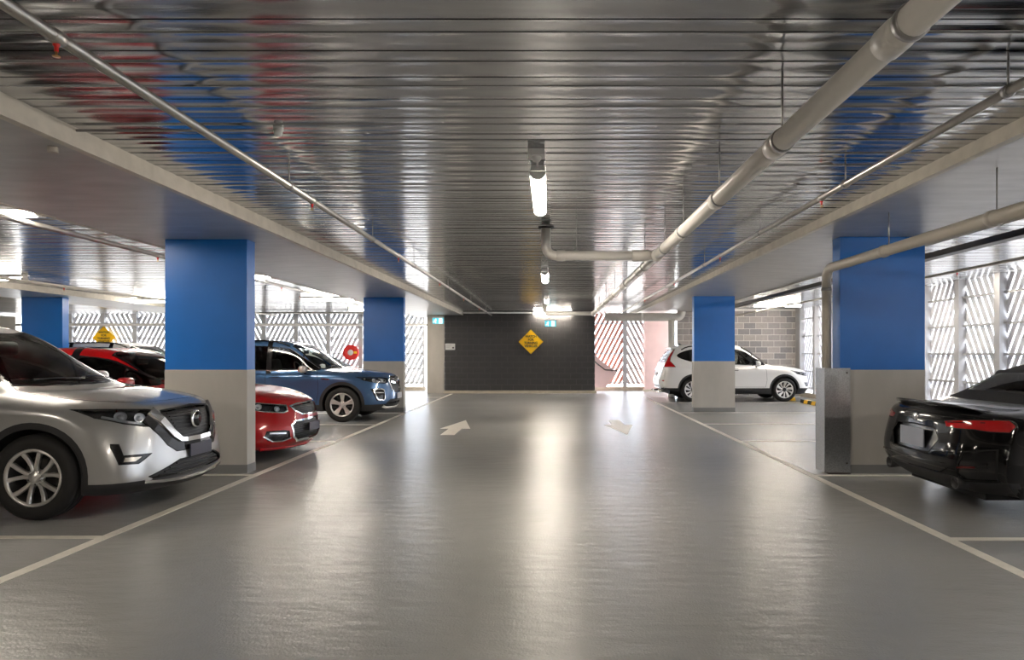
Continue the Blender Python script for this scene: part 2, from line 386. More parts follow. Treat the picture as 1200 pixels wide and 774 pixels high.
MB().tube([(0, 7.66, PZ), (-1.05, 7.66, PZ)]+bend((-1.27, 7.66, PZ), (1, 0, 0), (0, 0, 1), .11)+[(-1.27, 7.66, DECKZ)], PR*.98, 20).build('branch', M_PVC, dp)
MB().lathe([(PR, -.10), (PR+.009, -.095), (PR+.009, .095), (PR, .10)], (-.18, 7.66, PZ), 'x', 24).build('coupling', M_PVC, dp)
MB().lathe([(PR, -.05), (PR+.007, -.045), (PR+.007, .045), (PR, .05)], (-1.10, 7.66, PZ), 'x', 24).build('coupling', M_PVC, dp)
MB().lathe([(PR, -.012), (PR+.035, -.012), (PR+.035, .006), (PR, .006)], (-1.27, 7.66, DECKZ-.005), 'z', 20).build('collar', M_BLACK, dp)
hanger(dp, -.92, 7.66, PZ, PR, DECKZ)
MB().tube([(0, 18.85, PZ), (-1.15, 18.85, PZ)]+bend((-1.38, 18.85, PZ), (1, 0, 0), (0, 0, 1), .12)+[(-1.38, 18.85, DECKZ)], PR, 16).build('branch', M_PVC, dp)
MB().lathe([(0, -.14), (PR+.012, -.13), (PR+.012, .12), (PR, .13)], (0, 18.85, PZ), 'y', 20).build('tee_fitting', M_PVC, dp)
bp = empty('branch_pipe', (0, 21.3, 0)); tag(bp, 'pale cross pipe with a downpipe standing beside the pink wall', 'pipe')
MB().tube([(1.75, 0, 2.55), (4.02, 0, 2.55)]+bend((4.2, 0, 2.55), (-1, 0, 0), (0, 0, 1), .15)+[(4.2, 0, DECKZ-.11)], .13, 20).build('run', M_PVC, bp)
MB().tube([(3.88, .0, 2.45), (3.88, .0, 0)], .11, 20).build('downpipe', M_PVC, bp)
MB().lathe([(.13, -.05), (.14, -.045), (.14, .045), (.13, .05)], (2.9, 0, 2.55), 'x', 20).build('coupling', M_PVC, bp)
MB().tube([(1.95, 0, 2.68), (1.95, 0, DECKZ)], .006, 6).build('hanger_rod', M_ROD, bp)

def sprinkler(x, y0, y1, z, r, label, heads, hang, top=DECKZ, m=M_GALVPIPE):
    t = empty('sprinkler_pipe', (x, 0, 0)); tag(t, label, 'pipe')
    MB().tube([(0, y0, z), (0, y1, z)], r, 14).build('run', m, t)
    for yy in heads:
        h = MB().lathe([(0, 0), (r*.5, 0), (r*.5, -.016), (.008, -.02), (.008, -.04), (0, -.04)], (0, yy, z-r+.005), 'z', 12).build('sprinkler_head', M_RED, t)
        MB().lathe([(.005, -.04), (.005, -.056), (.015, -.058), (.015, -.061), (0, -.061)], (0, yy, z-r+.005), 'z', 12).build('deflector', M_BRASS, h)
        MB().lathe([(r, -.03), (r+.006, -.028), (r+.006, .028), (r, .03)], (0, yy, z), 'y', 14).build('coupling', m, t)
    for yy in hang: hanger(t, 0, yy, z, r, top)
    return t
sprinkler(-2.03, -2, 22.9, 2.70, .026, 'thin galvanised sprinkler pipe with red heads along the aisle', (2.735, 5.67, 8.9, 12.2, 15.6, 19), (5.17, 7.6, 9.9, 13.2, 17, 21))
sprinkler(2.27, -2, 20.9, 2.70, .024, 'thin galvanised sprinkler pipe between drain pipe and beam', (2.6, 5.57, 8.9, 12.2, 16), (3.3, 5.12, 7.2, 9.8, 13, 17))
sprinkler(-5.25, -2, 23, 2.71, .028, 'galvanised sprinkler pipe above the parked silver and red cars', (4.3, 8.9, 13), (6, 9.9, 14, 18))
sprinkler(-9.5, -2, 23, 2.70, .03, 'cream sprinkler pipe over the bays behind the parked cars', (8, 13, 18), (10.5, 15.5, 20), m=M_CREAMPIPE)
sprinkler(6.05, -2, 21.8, 2.62, .022, 'thin cream sprinkler pipe above the black convertible', (9.9, 14.5), (8.2, 12, 16, 19.5), m=M_CREAMPIPE)
ct = empty('cable_tray', (4.86, 0, 0)); tag(ct, 'dark brown cable tray hung over the side bays', 'cable tray')
MB().box(-.07, .07, -2, 21.7, 2.60, 2.612).box(-.07, -.062, -2, 21.7, 2.612, 2.67).box(.062, .07, -2, 21.7, 2.612, 2.67).build('tray', M_DARKSTEEL, ct)
for yy in (3.4, 6.2, 9, 12, 15, 18): MB().tube([(0, yy, 2.61), (0, yy, DECKZ)], .006, 6).build('hanger_rod', M_ROD, ct)
cp = empty('downpipe', (3.26, 7.86, 0)); tag(cp, 'cream pipe running overhead and turning down into the corner guard', 'pipe')
CZ = 2.394
MB().tube([(0, -10, CZ), (0, -.14, CZ)]+bend((0, 0, CZ), (0, -1, 0), (0, 0, -1), .13)+[(0, 0, CZ-.2), (0, 0, 0)], .053, 20).build('run', M_CREAMPIPE, cp)
for yy in (-2.95, -1.36): MB().lathe([(.053, -.03), (.060, -.027), (.060, .027), (.053, .03)], (0, yy, CZ), 'y', 20).build('coupling', M_CREAMPIPE, cp)
for yy in (-5.4, -3.0, -1.45): MB().tube([(0, yy, CZ+.05), (0, yy, 2.76)], .006, 6).build('hanger_rod', M_ROD, cp)
MB().lathe([(.053, -.02), (.060, -.018), (.060, .018), (.053, .02)], (0, 0, CZ-.24), 'z', 20).build('clip', M_ROD, cp)
for yy, zz, r, x0, x1, m, lab in ((24.3, 2.43, .05, -19.5, -4.4, M_PVC, 'pale horizontal pipe across the back screens'),
                                  (22.95, 2.79, .032, -11.0, -.65, M_GALVPIPE, 'thin grey pipe under the deck across the charcoal wall top')):
    t = empty('service_pipe', (0, yy, zz)); tag(t, lab, 'pipe')
    MB().tube([(x0, 0, 0), (x1, 0, 0)], r, 14).build('run', m, t)
    for q in range(5): MB().tube([(x0+.6+q*(x1-x0-1.2)/4, 0, r), (x0+.6+q*(x1-x0-1.2)/4, 0, DECKZ-zz)], .006, 6).build('hanger_rod', M_ROD, t)
cd = empty('sensor_conduit', (-1.80, 4.28, 0)); tag(cd, 'thin conduit across the deck ending in a small round sensor', 'conduit')
MB().tube([(.02, 0, 2.832), (-1.42, 0, 2.832), (-1.45, 0, 2.80), (-1.45, 0, 2.735)], .009, 8).build('conduit', M_ROD, cd)
MB().lathe([(0, -.05), (.022, -.048), (.026, -.04), (.026, -.02), (.032, -.018), (.032, 0), (0, 0)], (.05, 0, DECKZ), 'z', 20).build('sensor', M_WHITE, cd)
MB().tube([(-1.40, 0, 2.74), (-1.40, 0, 2.69)], .03, 12).build('junction', M_CREAMPIPE, cd)

# ------------------------------------------------------------------ batten lights
def batten(x, y, along, label, L=1.45, z=DECKZ, sensor=False, wd_=.12):
    t = empty('batten_light', (x, y, z), 0 if along == 'y' else PI/2); tag(t, label, 'light')
    h = L/2
    MB().prism([(-.045, 0), (.045, 0), (.05, -.03), (wd_/2, -.045), (-wd_/2, -.045), (-.05, -.03)], 'y', -h, h).build('body', M_WHITE, t)
    P = [(-wd_/2, -.046)]+[(-wd_/2*math.cos(a), -.05-.05*math.sin(a)) for a in [PI*q/10 for q in range(11)]]+[(wd_/2, -.046)]
    MB().prism(P, 'y', -h+.05, h-.05, True).build('diffuser', M_LAMP, t)
    for e in (-1, 1):
        MB().prism([(p[0]*1.05, p[1]*1.05) for p in P], 'y', e*(h-.05), e*h).build('end_cap', M_WHITE, t)
    if sensor:
        s = MB().box(-.06, .06, -h-.42, -h-.30, -.045, 0).build('sensor_box', M_WHITE, t)
        MB().lathe([(.035, -.045), (.035, -.062), (.024, -.078), (0, -.084)], (0, -h-.36, 0), 'z', 16).build('sensor_dome', M_WHITE, s)
        MB().tube([(0, -h-.30, -.008), (0, -h, -.008)], .009, 8).build('conduit', M_WHITE, s)
    return t
batten(-.10, 5.85, 'y', 'white batten light with motion sensor over the aisle', sensor=True)
batten(-.10, 12.2, 'y', 'white batten light over the floor arrow further down the aisle')
batten(-.10, 17.6, 'y', 'white batten light over the aisle just before the charcoal wall')
batten(-.10, -.8, 'y', 'white batten light over the aisle behind the first sensor light')
batten(.07, 23.05, 'x', 'white batten light across the top of the charcoal wall', L=1.40)
for yy, what in ((1.0, 'empty bay before the silver SUV'), (6.6, 'silver SUV bay'), (12.1, 'empty bay between red sedan and blue SUV'), (17.2, 'bay behind the blue SUV'), (21.3, 'last bay by the back screens')):
    batten(-5.75, yy, 'x', 'batten light over the '+what)
for yy in (6.6, 12.4, 17.8):
    batten(-10.5, yy, 'x', 'batten light over the bays beyond the parked cars')['group'] = 'batten lights over the far bays'
for yy in (13.0, 21.6):  # extra battens, added to brighten the backlit yellow sign
    batten(-16.4, yy, 'x', 'added batten light brightening the yellow sign on the screens')['group'] = 'added batten lights brightening the far yellow sign'
for yy, what in ((1.5, 'empty bay before the black convertible'), (7.2, 'black convertible'), (13.5, 'empty bays between the convertible and the white SUV'), (19.4, 'white SUV by the block wall')):
    batten(6.6, yy, 'x', 'batten light over the '+what)

# ------------------------------------------------------------------ signs and small fittings
def turning_sign(x, y, z, label, r=.43):
    t = empty('warning_sign', (x, y, z)); tag(t, label, 'sign')
    MB().prism([(0, -r), (r, 0), (0, r), (-r, 0)], 'y', 0, .012).build('plate', M_YEL, t)
    o, i = r*.955, r*.93
    MB().add([(0,-.002,-o),(o,-.002,0),(0,-.002,o),(-o,-.002,0),(0,-.002,-i),(i,-.002,0),(0,-.002,i),(-i,-.002,0)],
             [(k, (k+1) % 4, 4+(k+1) % 4, 4+k) for k in range(4)]).build('border', mat('sign_border', (.70, .33, .01), .4), t)
    for k, s in enumerate(('WATCH', 'FOR', 'TURNING', 'VEHICLES')):
        text_mesh('lettering', s, .105, M_BLACKTXT, t, (0, -.004, .185-.112*k))
    return t
turning_sign(-.68, DWY-.02, 1.79, 'yellow diamond turning vehicles sign on the charcoal wall')
turning_sign(-16.6, 24.736, 1.98, 'yellow diamond turning vehicles sign in front of the slatted screens')
def exit_sign(x, y, z, label, top):
    t = empty('exit_sign', (x, y, z)); tag(t, label, 'sign')
    MB().box(-.20, .20, 0, .04, -.115, .14).build('housing', M_WHITE, t)
    MB().box(-.19, .19, -.004, 0, -.105, .095).build('face', M_EXITGREEN, t)
    m = MB()                                             # running figure and doorway
    m.lathe([(0, -.003), (.018, -.003), (.018, 0)], (-.075, -.005, .055), 'y', 12)
    for a, b, w in (((-.085, .035), (-.105, -.02), .018), ((-.105, -.02), (-.07, -.045), .014), ((-.07, -.045), (-.085, -.09), .012),
                    ((-.105, -.02), (-.135, -.05), .014), ((-.135, -.05), (-.17, -.05), .012), ((-.085, .03), (-.045, .005), .010), ((-.09, .03), (-.135, .015), .010)):
        d = Vector((b[0]-a[0], b[1]-a[1])).normalized(); nx, nz = -d.y*w, d.x*w
        m.prism([(a[0]+nx, a[1]+nz), (b[0]+nx, b[1]+nz), (b[0]-nx, b[1]-nz), (a[0]-nx, a[1]-nz)], 'y', -.007, -.004)
    m.build('running_figure', M_EXITWHITE, t)
    MB().box(.03, .15, -.007, -.004, -.09, .08).build('doorway', M_EXITWHITE, t)
    MB().tube([(0, .02, .14), (0, .02, top-z)], .008, 8).build('hanger_rod', M_ROD, t)
    return t
exit_sign(-3.90, 23.10, 2.52, 'lit exit sign hanging by the pale concrete nib wall', DECKZ)
exit_sign(0.0, 22.95, 2.42, 'lit exit sign hanging in front of the charcoal wall', DECKZ)
nt_ = MB().box(-.17, .17, 0, .012, -.11, .11).build('notice', M_WHITE); nt_.location = (-3.49, DWY-.014, 1.62)
tag(nt_, 'small white notice on the charcoal wall', 'notice')
MB().box(.075, .13, -.002, 0, -.06, -.01).build('symbol', M_BLACKTXT, nt_)
for q in range(3): MB().box(-.14, .04-.03*q, -.002, 0, .05-.04*q, .062-.04*q).build('text_line', mat('notice_grey', (.45, .45, .45), .6), nt_)
rl = empty('hose_reel', (-7.32, 24.45, 1.42)); tag(rl, 'round red fire hose reel on the back screens', 'hose reel')
MB().lathe([(.10, -.08), (.12, -.10), (.27, -.10), (.28, -.09), (.28, .06), (.27, .07), (.10, .07)], (0, 0, 0), 'y', 32).build('reel', M_RED, rl)
MB().lathe([(0, -.12), (.09, -.11), (.11, -.08), (.11, .05), (0, .05)], (0, 0, 0), 'y', 24).build('hub', M_WHITE, rl)
MB().box(.13, .24, -.115, -.10, -.04, .04).build('nozzle_label', M_YEL, rl)
MB().box(-.04, .04, .05, .34, -.12, .12).build('bracket', M_DARKSTEEL, rl)
def wheel_stop(x, y, label):
    t = empty('wheel_stop', (x, y, 0)); tag(t, label, 'wheel stop')
    for q in range(6):
        m = M_YEL if q % 2 == 0 else M_BLACK
        MB().prism([(-.075, 0), (.075, 0), (.05, .095), (-.05, .095)], 'y', -.8+q*1.6/6, -.8+(q+1)*1.6/6).build('segment', m, t)
wheel_stop(7.12, 18.0, 'black and yellow wheel stop in the empty bay near the block wall')
wheel_stop(7.15, 20.4, 'black and yellow wheel stop against the white SUV front wheels')

# ================================================================== CARS
M_TYRE = mat('tyre_rubber', (0.015, 0.0135, 0.0125), 0.75, bump=(60, 0.1))
M_ALLOY = mat('alloy_silver', (0.72, 0.70, 0.68), 0.30, 0.85)
M_ALLOYDK = mat('alloy_dark', (0.03, 0.03, 0.032), 0.35, 0.3)
M_CHROME = mat('chrome', (0.86, 0.86, 0.87), 0.10, 1.0)
M_CLAD = mat('cladding_grey', (0.022, 0.022, 0.024), 0.5)
M_GAP = mat('panel_gap', (0.006, 0.006, 0.006), 0.8)
M_TRIM = mat('gloss_black_trim', (0.008, 0.008, 0.009), 0.15)
M_UNDER = mat('underbody', (0.012, 0.012, 0.012), 0.8)
M_SEAT = mat('seat_fabric', (0.035, 0.034, 0.033), 0.8)
M_GLASS = glass_mat('window_glass', (0.70, 0.74, 0.72))
M_GLASSDK = glass_mat('privacy_glass', (0.06, 0.06, 0.065))
M_LENS = glass_mat('lamp_lens', (0.85, 0.87, 0.90))
M_REFL = mat('lamp_reflector', (0.85, 0.87, 0.90), 0.22, 0.45)
M_LAMPDK = mat('lamp_housing', (0.10, 0.10, 0.11), 0.22, 0.7)
M_TAIL = mat('tail_lamp_red', (0.50, 0.006, 0.008), 0.12, coat=1.0)
M_TAILDK = mat('tail_lamp_smoked', (0.10, 0.002, 0.003), 0.10, coat=1.0)
M_PLATE = mat('plate_dark', (0.05, 0.05, 0.075), 0.4)
M_PLATEW = mat('plate_white', (0.62, 0.62, 0.64), 0.4)
M_FABRIC = mat('soft_top_fabric', (0.010, 0.010, 0.011), 0.85, bump=(250, 0.2))
M_FOG = mat('fog_lamp', (0.62, 0.58, 0.50), 0.2, 0.4, coat=1.0)
def paint(name, col, metal, rough=0.3, spec=0.5, coat=1.0): return mat(name, col, rough, metal, spec, coat)

def smooth_line(P, n=5, closed=False):
    """Catmull-Rom through 2-D points"""
    Q = []; N = len(P); R = range(N if closed else N-1)
    for i in R:
        p0 = P[(i-1) % N] if closed or i > 0 else P[0]; p1 = P[i]; p2 = P[(i+1) % N]
        p3 = P[(i+2) % N] if closed or i+2 < N else P[-1]
        for k in range(n):
            t = k/n
            Q.append(tuple(.5*((2*p1[c])+(-p0[c]+p2[c])*t+(2*p0[c]-5*p1[c]+4*p2[c]-p3[c])*t*t+(-p0[c]+3*p1[c]-3*p2[c]+p3[c])*t**3) for c in (0, 1)))
    if not closed: Q.append(P[-1])
    return Q
def circ(cx, cz, r, n=36): return [(cx+r*math.cos(2*PI*k/n), cz+r*math.sin(2*PI*k/n)) for k in range(n)]
AX = {'x': (1, 2), 'y': (0, 2), 'z': (0, 1)}

class Hull:
    """smooth body skin through a net of points: a top sheet (5 points across per station) and a skirt of rows hanging
       from its rim; then the half skin is cut along projected outlines into labelled panels"""
    def __init__(s, st, rows, L):
        N = len(st); V = []; idx = {}
        def vid(p, sgn):
            q = (p[0], p[1]*sgn, p[2]); V.append(q); return len(V)-1
        T = []
        for x, dx, zc, r2, r3, r4 in st:
            y1 = r2[0]*.52; z1 = r2[1]+(zc-r2[1])*.80
            T.append([(x, 0, zc), (x+dx[0], y1, z1), (x+dx[1], r2[0], r2[1]), (x+dx[2], r3[0], r3[1]), (x+dx[3], r4[0], r4[1])])
        rim = [T[0][j] for j in range(5)]+[T[i][4] for i in range(1, N)]+[T[N-1][j] for j in (3, 2, 1, 0)]
        R = [rim]
        dxf, dxr = st[0][1], st[-1][1]
        for r in rows:   # r: front (x, z, cy, cdx, zrise), side [(x, z, dy)...], rear (x, z, cy, cdx)
            fx, fz, fy, fd, fr = r['f']; bx_, bz_, by_, bd, br = r['b']; row = []
            for j in range(5):
                yf = T[0][j][1]/T[0][4][1]; k = (0 if j == 0 else dxf[j-1]/dxf[3])
                row.append((fx+fd*k, fy*yf, fz+fr*yf))
            xc0 = row[-1][0]; yc0 = row[-1][1]
            tail = []
            for j in range(5):
                yf = T[-1][j][1]/T[-1][4][1]; k = (0 if j == 0 else dxr[j-1]/dxr[3])
                tail.append((bx_+bd*k, by_*yf, bz_+br*yf))
            xa, xb = row[-1][0], tail[-1][0]
            for i in range(1, N-1):
                x = T[i][4][0]; 
                tt = (x-T[0][4][0])/(T[-1][4][0]-T[0][4][0]); x = xa+(xb-xa)*tt if not r.get('fixx') else x
                S = r['s']
                for a, b in zip(S, S[1:]):
                    if a[0] <= x <= b[0] or b is S[-1]:
                        w = min(max((x-a[0])/(b[0]-a[0]), 0), 1); w = w*w*(3-2*w) if r.get('ease') else w
                        z = a[1]+w*(b[1]-a[1]); dy = a[2]+w*(b[2]-a[2]); break
                row.append((x, T[i][4][1]+dy, z))
            row += tail[::-1]
            R.append(row)
        # assemble full symmetric cage
        def get(p):
            k = tuple(round(c, 5) for c in p)
            if k not in idx: V.append(p); idx[k] = len(V)-1
            return idx[k]
        F = []
        for sg in (1, -1):
            m = lambda p: get((p[0], p[1]*sg if abs(p[1]) > 1e-6 else 0.0, p[2]))
            for i in range(N-1):
                for j in range(4):
                    q = [m(T[i][j]), m(T[i+1][j]), m(T[i+1][j+1]), m(T[i][j+1])]; F.append(q if sg > 0 else q[::-1])
            for a, b in zip(R, R[1:]):
                for c in range(len(a)-1):
                    q = [m(a[c]), m(a[c+1]), m(b[c+1]), m(b[c])]; F.append(q if sg > 0 else q[::-1])
        me = bpy.data.meshes.new('cage'); me.from_pydata(V, [], F)
        bm = bmesh.new(); bm.from_mesh(me); bmesh.ops.recalc_face_normals(bm, faces=bm.faces)
        top = max(bm.faces, key=lambda f: f.calc_center_median().z)
        if top.normal.z < 0: bmesh.ops.reverse_faces(bm, faces=bm.faces)
        bm.to_mesh(me); bm.free()
        o = bpy.data.objects.new('cage', me); COL.objects.link(o)
        md = o.modifiers.new('s', 'SUBSURF'); md.levels = 3; md.render_levels = 3; md.use_limit_surface = True; md.boundary_smooth = 'PRESERVE_CORNERS'
        n = len(V); target = [Vector(v) for v in V]
        md.levels = 1
        for it in range(4):                              # pull the cage until the skin passes through the net
            ev = o.evaluated_get(bpy.context.evaluated_depsgraph_get()).to_mesh()
            pos = [ev.vertices[i].co.copy() for i in range(n)]
            for i in range(n): me.vertices[i].co += (target[i]-pos[i])*.8
            me.update(); o.update_tag()
        md.levels = 3
        dg = bpy.context.evaluated_depsgraph_get(); dg.update()
        full = bpy.data.meshes.new_from_object(o.evaluated_get(dg))
        bpy.data.objects.remove(o); bpy.data.meshes.remove(me)
        bm = bmesh.new(); bm.from_mesh(full); bpy.data.meshes.remove(full)
        bm.normal_update()
        s.bvh = BVHTree.FromBMesh(bm)
        bmesh.ops.delete(bm, geom=[f for f in bm.faces if f.calc_center_median().y < 0], context='FACES')
        for v in bm.verts:
            if abs(v.co.y) < 2e-4: v.co.y = 0
        nl = bm.verts.layers.float_vector.new('nrm')
        for v in bm.verts:
            q = v.normal.copy()
            if v.co.y == 0: q.y = 0
            v[nl] = q
        s.bm = bm; s.nl = nl; s.lab = bm.faces.layers.int.new('lab'); s.names = {'body': 0}; s.L = L
        s.total = len(bm.faces)
    def id(s, name): return s.names.setdefault(name, len(s.names))
    # --- cutting
    def clip(s, poly, axis, name, cond=None, src=('body',)):
        a, b = AX[axis]; bm = s.bm; src = {s.id(q) for q in src}
        ar = sum(poly[i][0]*poly[(i+1) % len(poly)][1]-poly[(i+1) % len(poly)][0]*poly[i][1] for i in range(len(poly)))
        P = poly if ar > 0 else poly[::-1]
        x0 = min(p[0] for p in P); x1 = max(p[0] for p in P); z0 = min(p[1] for p in P); z1 = max(p[1] for p in P)
        fs = []
        for f in bm.faces:
            if f[s.lab] not in src: continue
            if cond and not cond(f.calc_center_median(), f.normal): continue
            A = [v.co[a] for v in f.verts]
            if max(A) < x0 or min(A) > x1: continue
            B = [v.co[b] for v in f.verts]
            if max(B) < z0 or min(B) > z1: continue
            fs.append(f)
        for i in range(len(P)):
            if not fs: return []
            p, q = P[i], P[(i+1) % len(P)]; n2 = (q[1]-p[1], -(q[0]-p[0]))
            no = [0, 0, 0]; co = [0, 0, 0]; no[a], no[b] = n2; co[a], co[b] = p
            no = Vector(no)
            if no.length < 1e-9: continue
            no.normalize(); co = Vector(co)
            ins = [f for f in fs if all((v.co-co).dot(no) <= 1e-5 for v in f.verts)]
            cross = [f for f in fs if any((v.co-co).dot(no) > 1e-5 for v in f.verts) and any((v.co-co).dot(no) < -1e-5 for v in f.verts)]
            if cross:
                es = {e for f in cross for e in f.edges}; vs = {v for f in cross for v in f.verts}
                r = bmesh.ops.bisect_plane(bm, geom=cross+list(es)+list(vs), dist=1e-5, plane_co=co, plane_no=no)
                ins += [g for g in r['geom'] if isinstance(g, bmesh.types.BMFace) and (g.calc_center_median()-co).dot(no) < 0]
            fs = list({f for f in ins if f.is_valid})
        k = s.id(name)
        for f in fs: f[s.lab] = k
        return fs
    def trace(s, pts, axis, w, name, cond=None, closed=False, src=('body',)):
        N = len(pts)
        for i in range(N if closed else N-1):
            p = Vector(pts[i]); q = Vector(pts[(i+1) % N]); d = q-p
            if d.length < 1e-6: continue
            d.normalize(); n = Vector((-d.y, d.x))*w/2; e = d*w*.5
            s.clip([tuple(p-e-n), tuple(q+e-n), tuple(q+e+n), tuple(p-e+n)], axis, name, cond, src)
    def fill(s, seed, axis, name, cond=None, src='body'):
        a, b = AX[axis]; k0 = s.id(src); best = None
        for f in s.bm.faces:
            if f[s.lab] != k0: continue
            c = f.calc_center_median()
            if cond and not cond(c, f.normal): continue
            d = (c[a]-seed[0])**2+(c[b]-seed[1])**2
            if best is None or d < best[0]: best = (d, f)
        if not best: return
        k = s.id(name); stack = [best[1]]; cnt = 0; best[1][s.lab] = k
        while stack:
            f = stack.pop(); cnt += 1
            for e in f.edges:
                for g in e.link_faces:
                    if g[s.lab] == k0: g[s.lab] = k; stack.append(g)
        if cnt > s.total*.5:
            print('LEAK', name, cnt, s.total)
            for f in s.bm.faces:
                if f[s.lab] == k: f[s.lab] = k0
    def relabel(s, fn, name, src=('body',)):
        src = {s.id(q) for q in src}; k = s.id(name)
        for f in s.bm.faces:
            if f[s.lab] in src and fn(f.calc_center_median(), f.normal): f[s.lab] = k
    def band_label(s, z, name, src=('body',), cond=None):
        """everything below a height becomes another panel"""
        s.clip([(-1, -1), (s.L+1, -1), (s.L+1, z), (-1, z)], 'y', name, cond, src)
    # --- output
    def panel(s, label, obj, m, parent, pair=False, inset=0.0, keep=True):
        """mesh object(s) of one label: mirrored into one object, or two objects for a left and a right piece"""
        k = s.names.get(label); out = []
        if k is None: return out
        fs = [f for f in s.bm.faces if f[s.lab] == k]
        if not fs: return out
        vi = {}; co = []; nr = []; F = []
        for f in fs:
            ids = []
            for v in f.verts:
                if v not in vi:
                    q = Vector(v[s.nl]).normalized(); vi[v] = len(co); co.append(v.co-q*inset); nr.append(q)
                ids.append(vi[v])
            F.append(ids)
        def mk(C, NR, FF):
            me = bpy.data.meshes.new(obj); me.from_pydata([tuple(c) for c in C], [], FF); me.materials.append(m)
            me.polygons.foreach_set('use_smooth', [True]*len(me.polygons)); me.validate(); me.update()
            if len(me.vertices) == len(NR): me.normals_split_custom_set_from_vertices([tuple(q) for q in NR])
            return link(obj, me, parent)
        mC = [Vector((c.x, -c.y, c.z)) for c in co]; mN = [Vector((c.x, -c.y, c.z)) for c in nr]; mF = [f[::-1] for f in F]
        if pair: out = [mk(co, nr, F), mk(mC, mN, mF)]
        else:
            n = len(co); out = [mk(co+mC, nr+mN, F+[[i+n for i in f] for f in mF])]
        return out
    def hit(s, axis, a, b, sg=1):
        """point and normal on the skin seen along an axis: 'y' from +y side, 'x' from the front (sg=1) or rear (-1), 'z' from above"""
        if axis == 'y': o, d = Vector((a, 3*sg, b)), Vector((0, -sg, 0))
        elif axis == 'x': o, d = Vector((-3 if sg > 0 else s.L+3, a, b)), Vector((sg, 0, 0))
        else: o, d = Vector((a, b, 5)), Vector((0, 0, -1))
        p, n, i, dd = s.bvh.ray_cast(o, d)
        if p is None:
            p, n, i, dd = s.bvh.find_nearest(Vector((a, .8*sg, b)) if axis == 'y' else Vector((0 if sg > 0 else s.L, a, b)) if axis == 'x' else Vector((a, b, 1.2)))
        if n.dot(d) > 0: n = -n
        return p, n
    def strip(s, name, pts, axis, w, h, m, parent, sg=1, closed=False, off=0.0, mirror=False, res=None):
        """raised moulding that follows the skin along a projected line"""
        P = list(pts)
        if closed: P = P+[P[0]]
        mb = MB(); H = [s.hit(axis, a, b, sg) for a, b in P]; n = len(H); rings = []
        for i, (p, nn) in enumerate(H):
            t = (H[min(i+1, n-1)][0]-H[max(i-1, 0)][0])
            if closed and i in (0, n-1): t = H[1][0]-H[n-2][0]
            t.normalize(); u = t.cross(nn).normalized(); p = p+nn*off
            ww = w[min(i, len(w)-1)] if isinstance(w, (list, tuple)) else w
            rings.append([p+u*ww/2-nn*.004, p+u*ww*.4+nn*h, p-u*ww*.4+nn*h, p-u*ww/2-nn*.004])
        for i in range(n-1): mb.add(rings[i]+rings[i+1], [(0, 1, 5, 4), (1, 2, 6, 5), (2, 3, 7, 6), (3, 0, 4, 7)], False)
        if not closed: mb.add(rings[0], [(0, 1, 2, 3)]); mb.add(rings[-1], [(3, 2, 1, 0)])
        out = [mb.build(name, m, parent)]
        if mirror:
            m2 = MB(); m2.v = [(a, -b, c) for a, b, c in mb.v]; m2.f = mb.f; m2.sm = mb.sm; out.append(m2.build(name, m, parent))
        return out

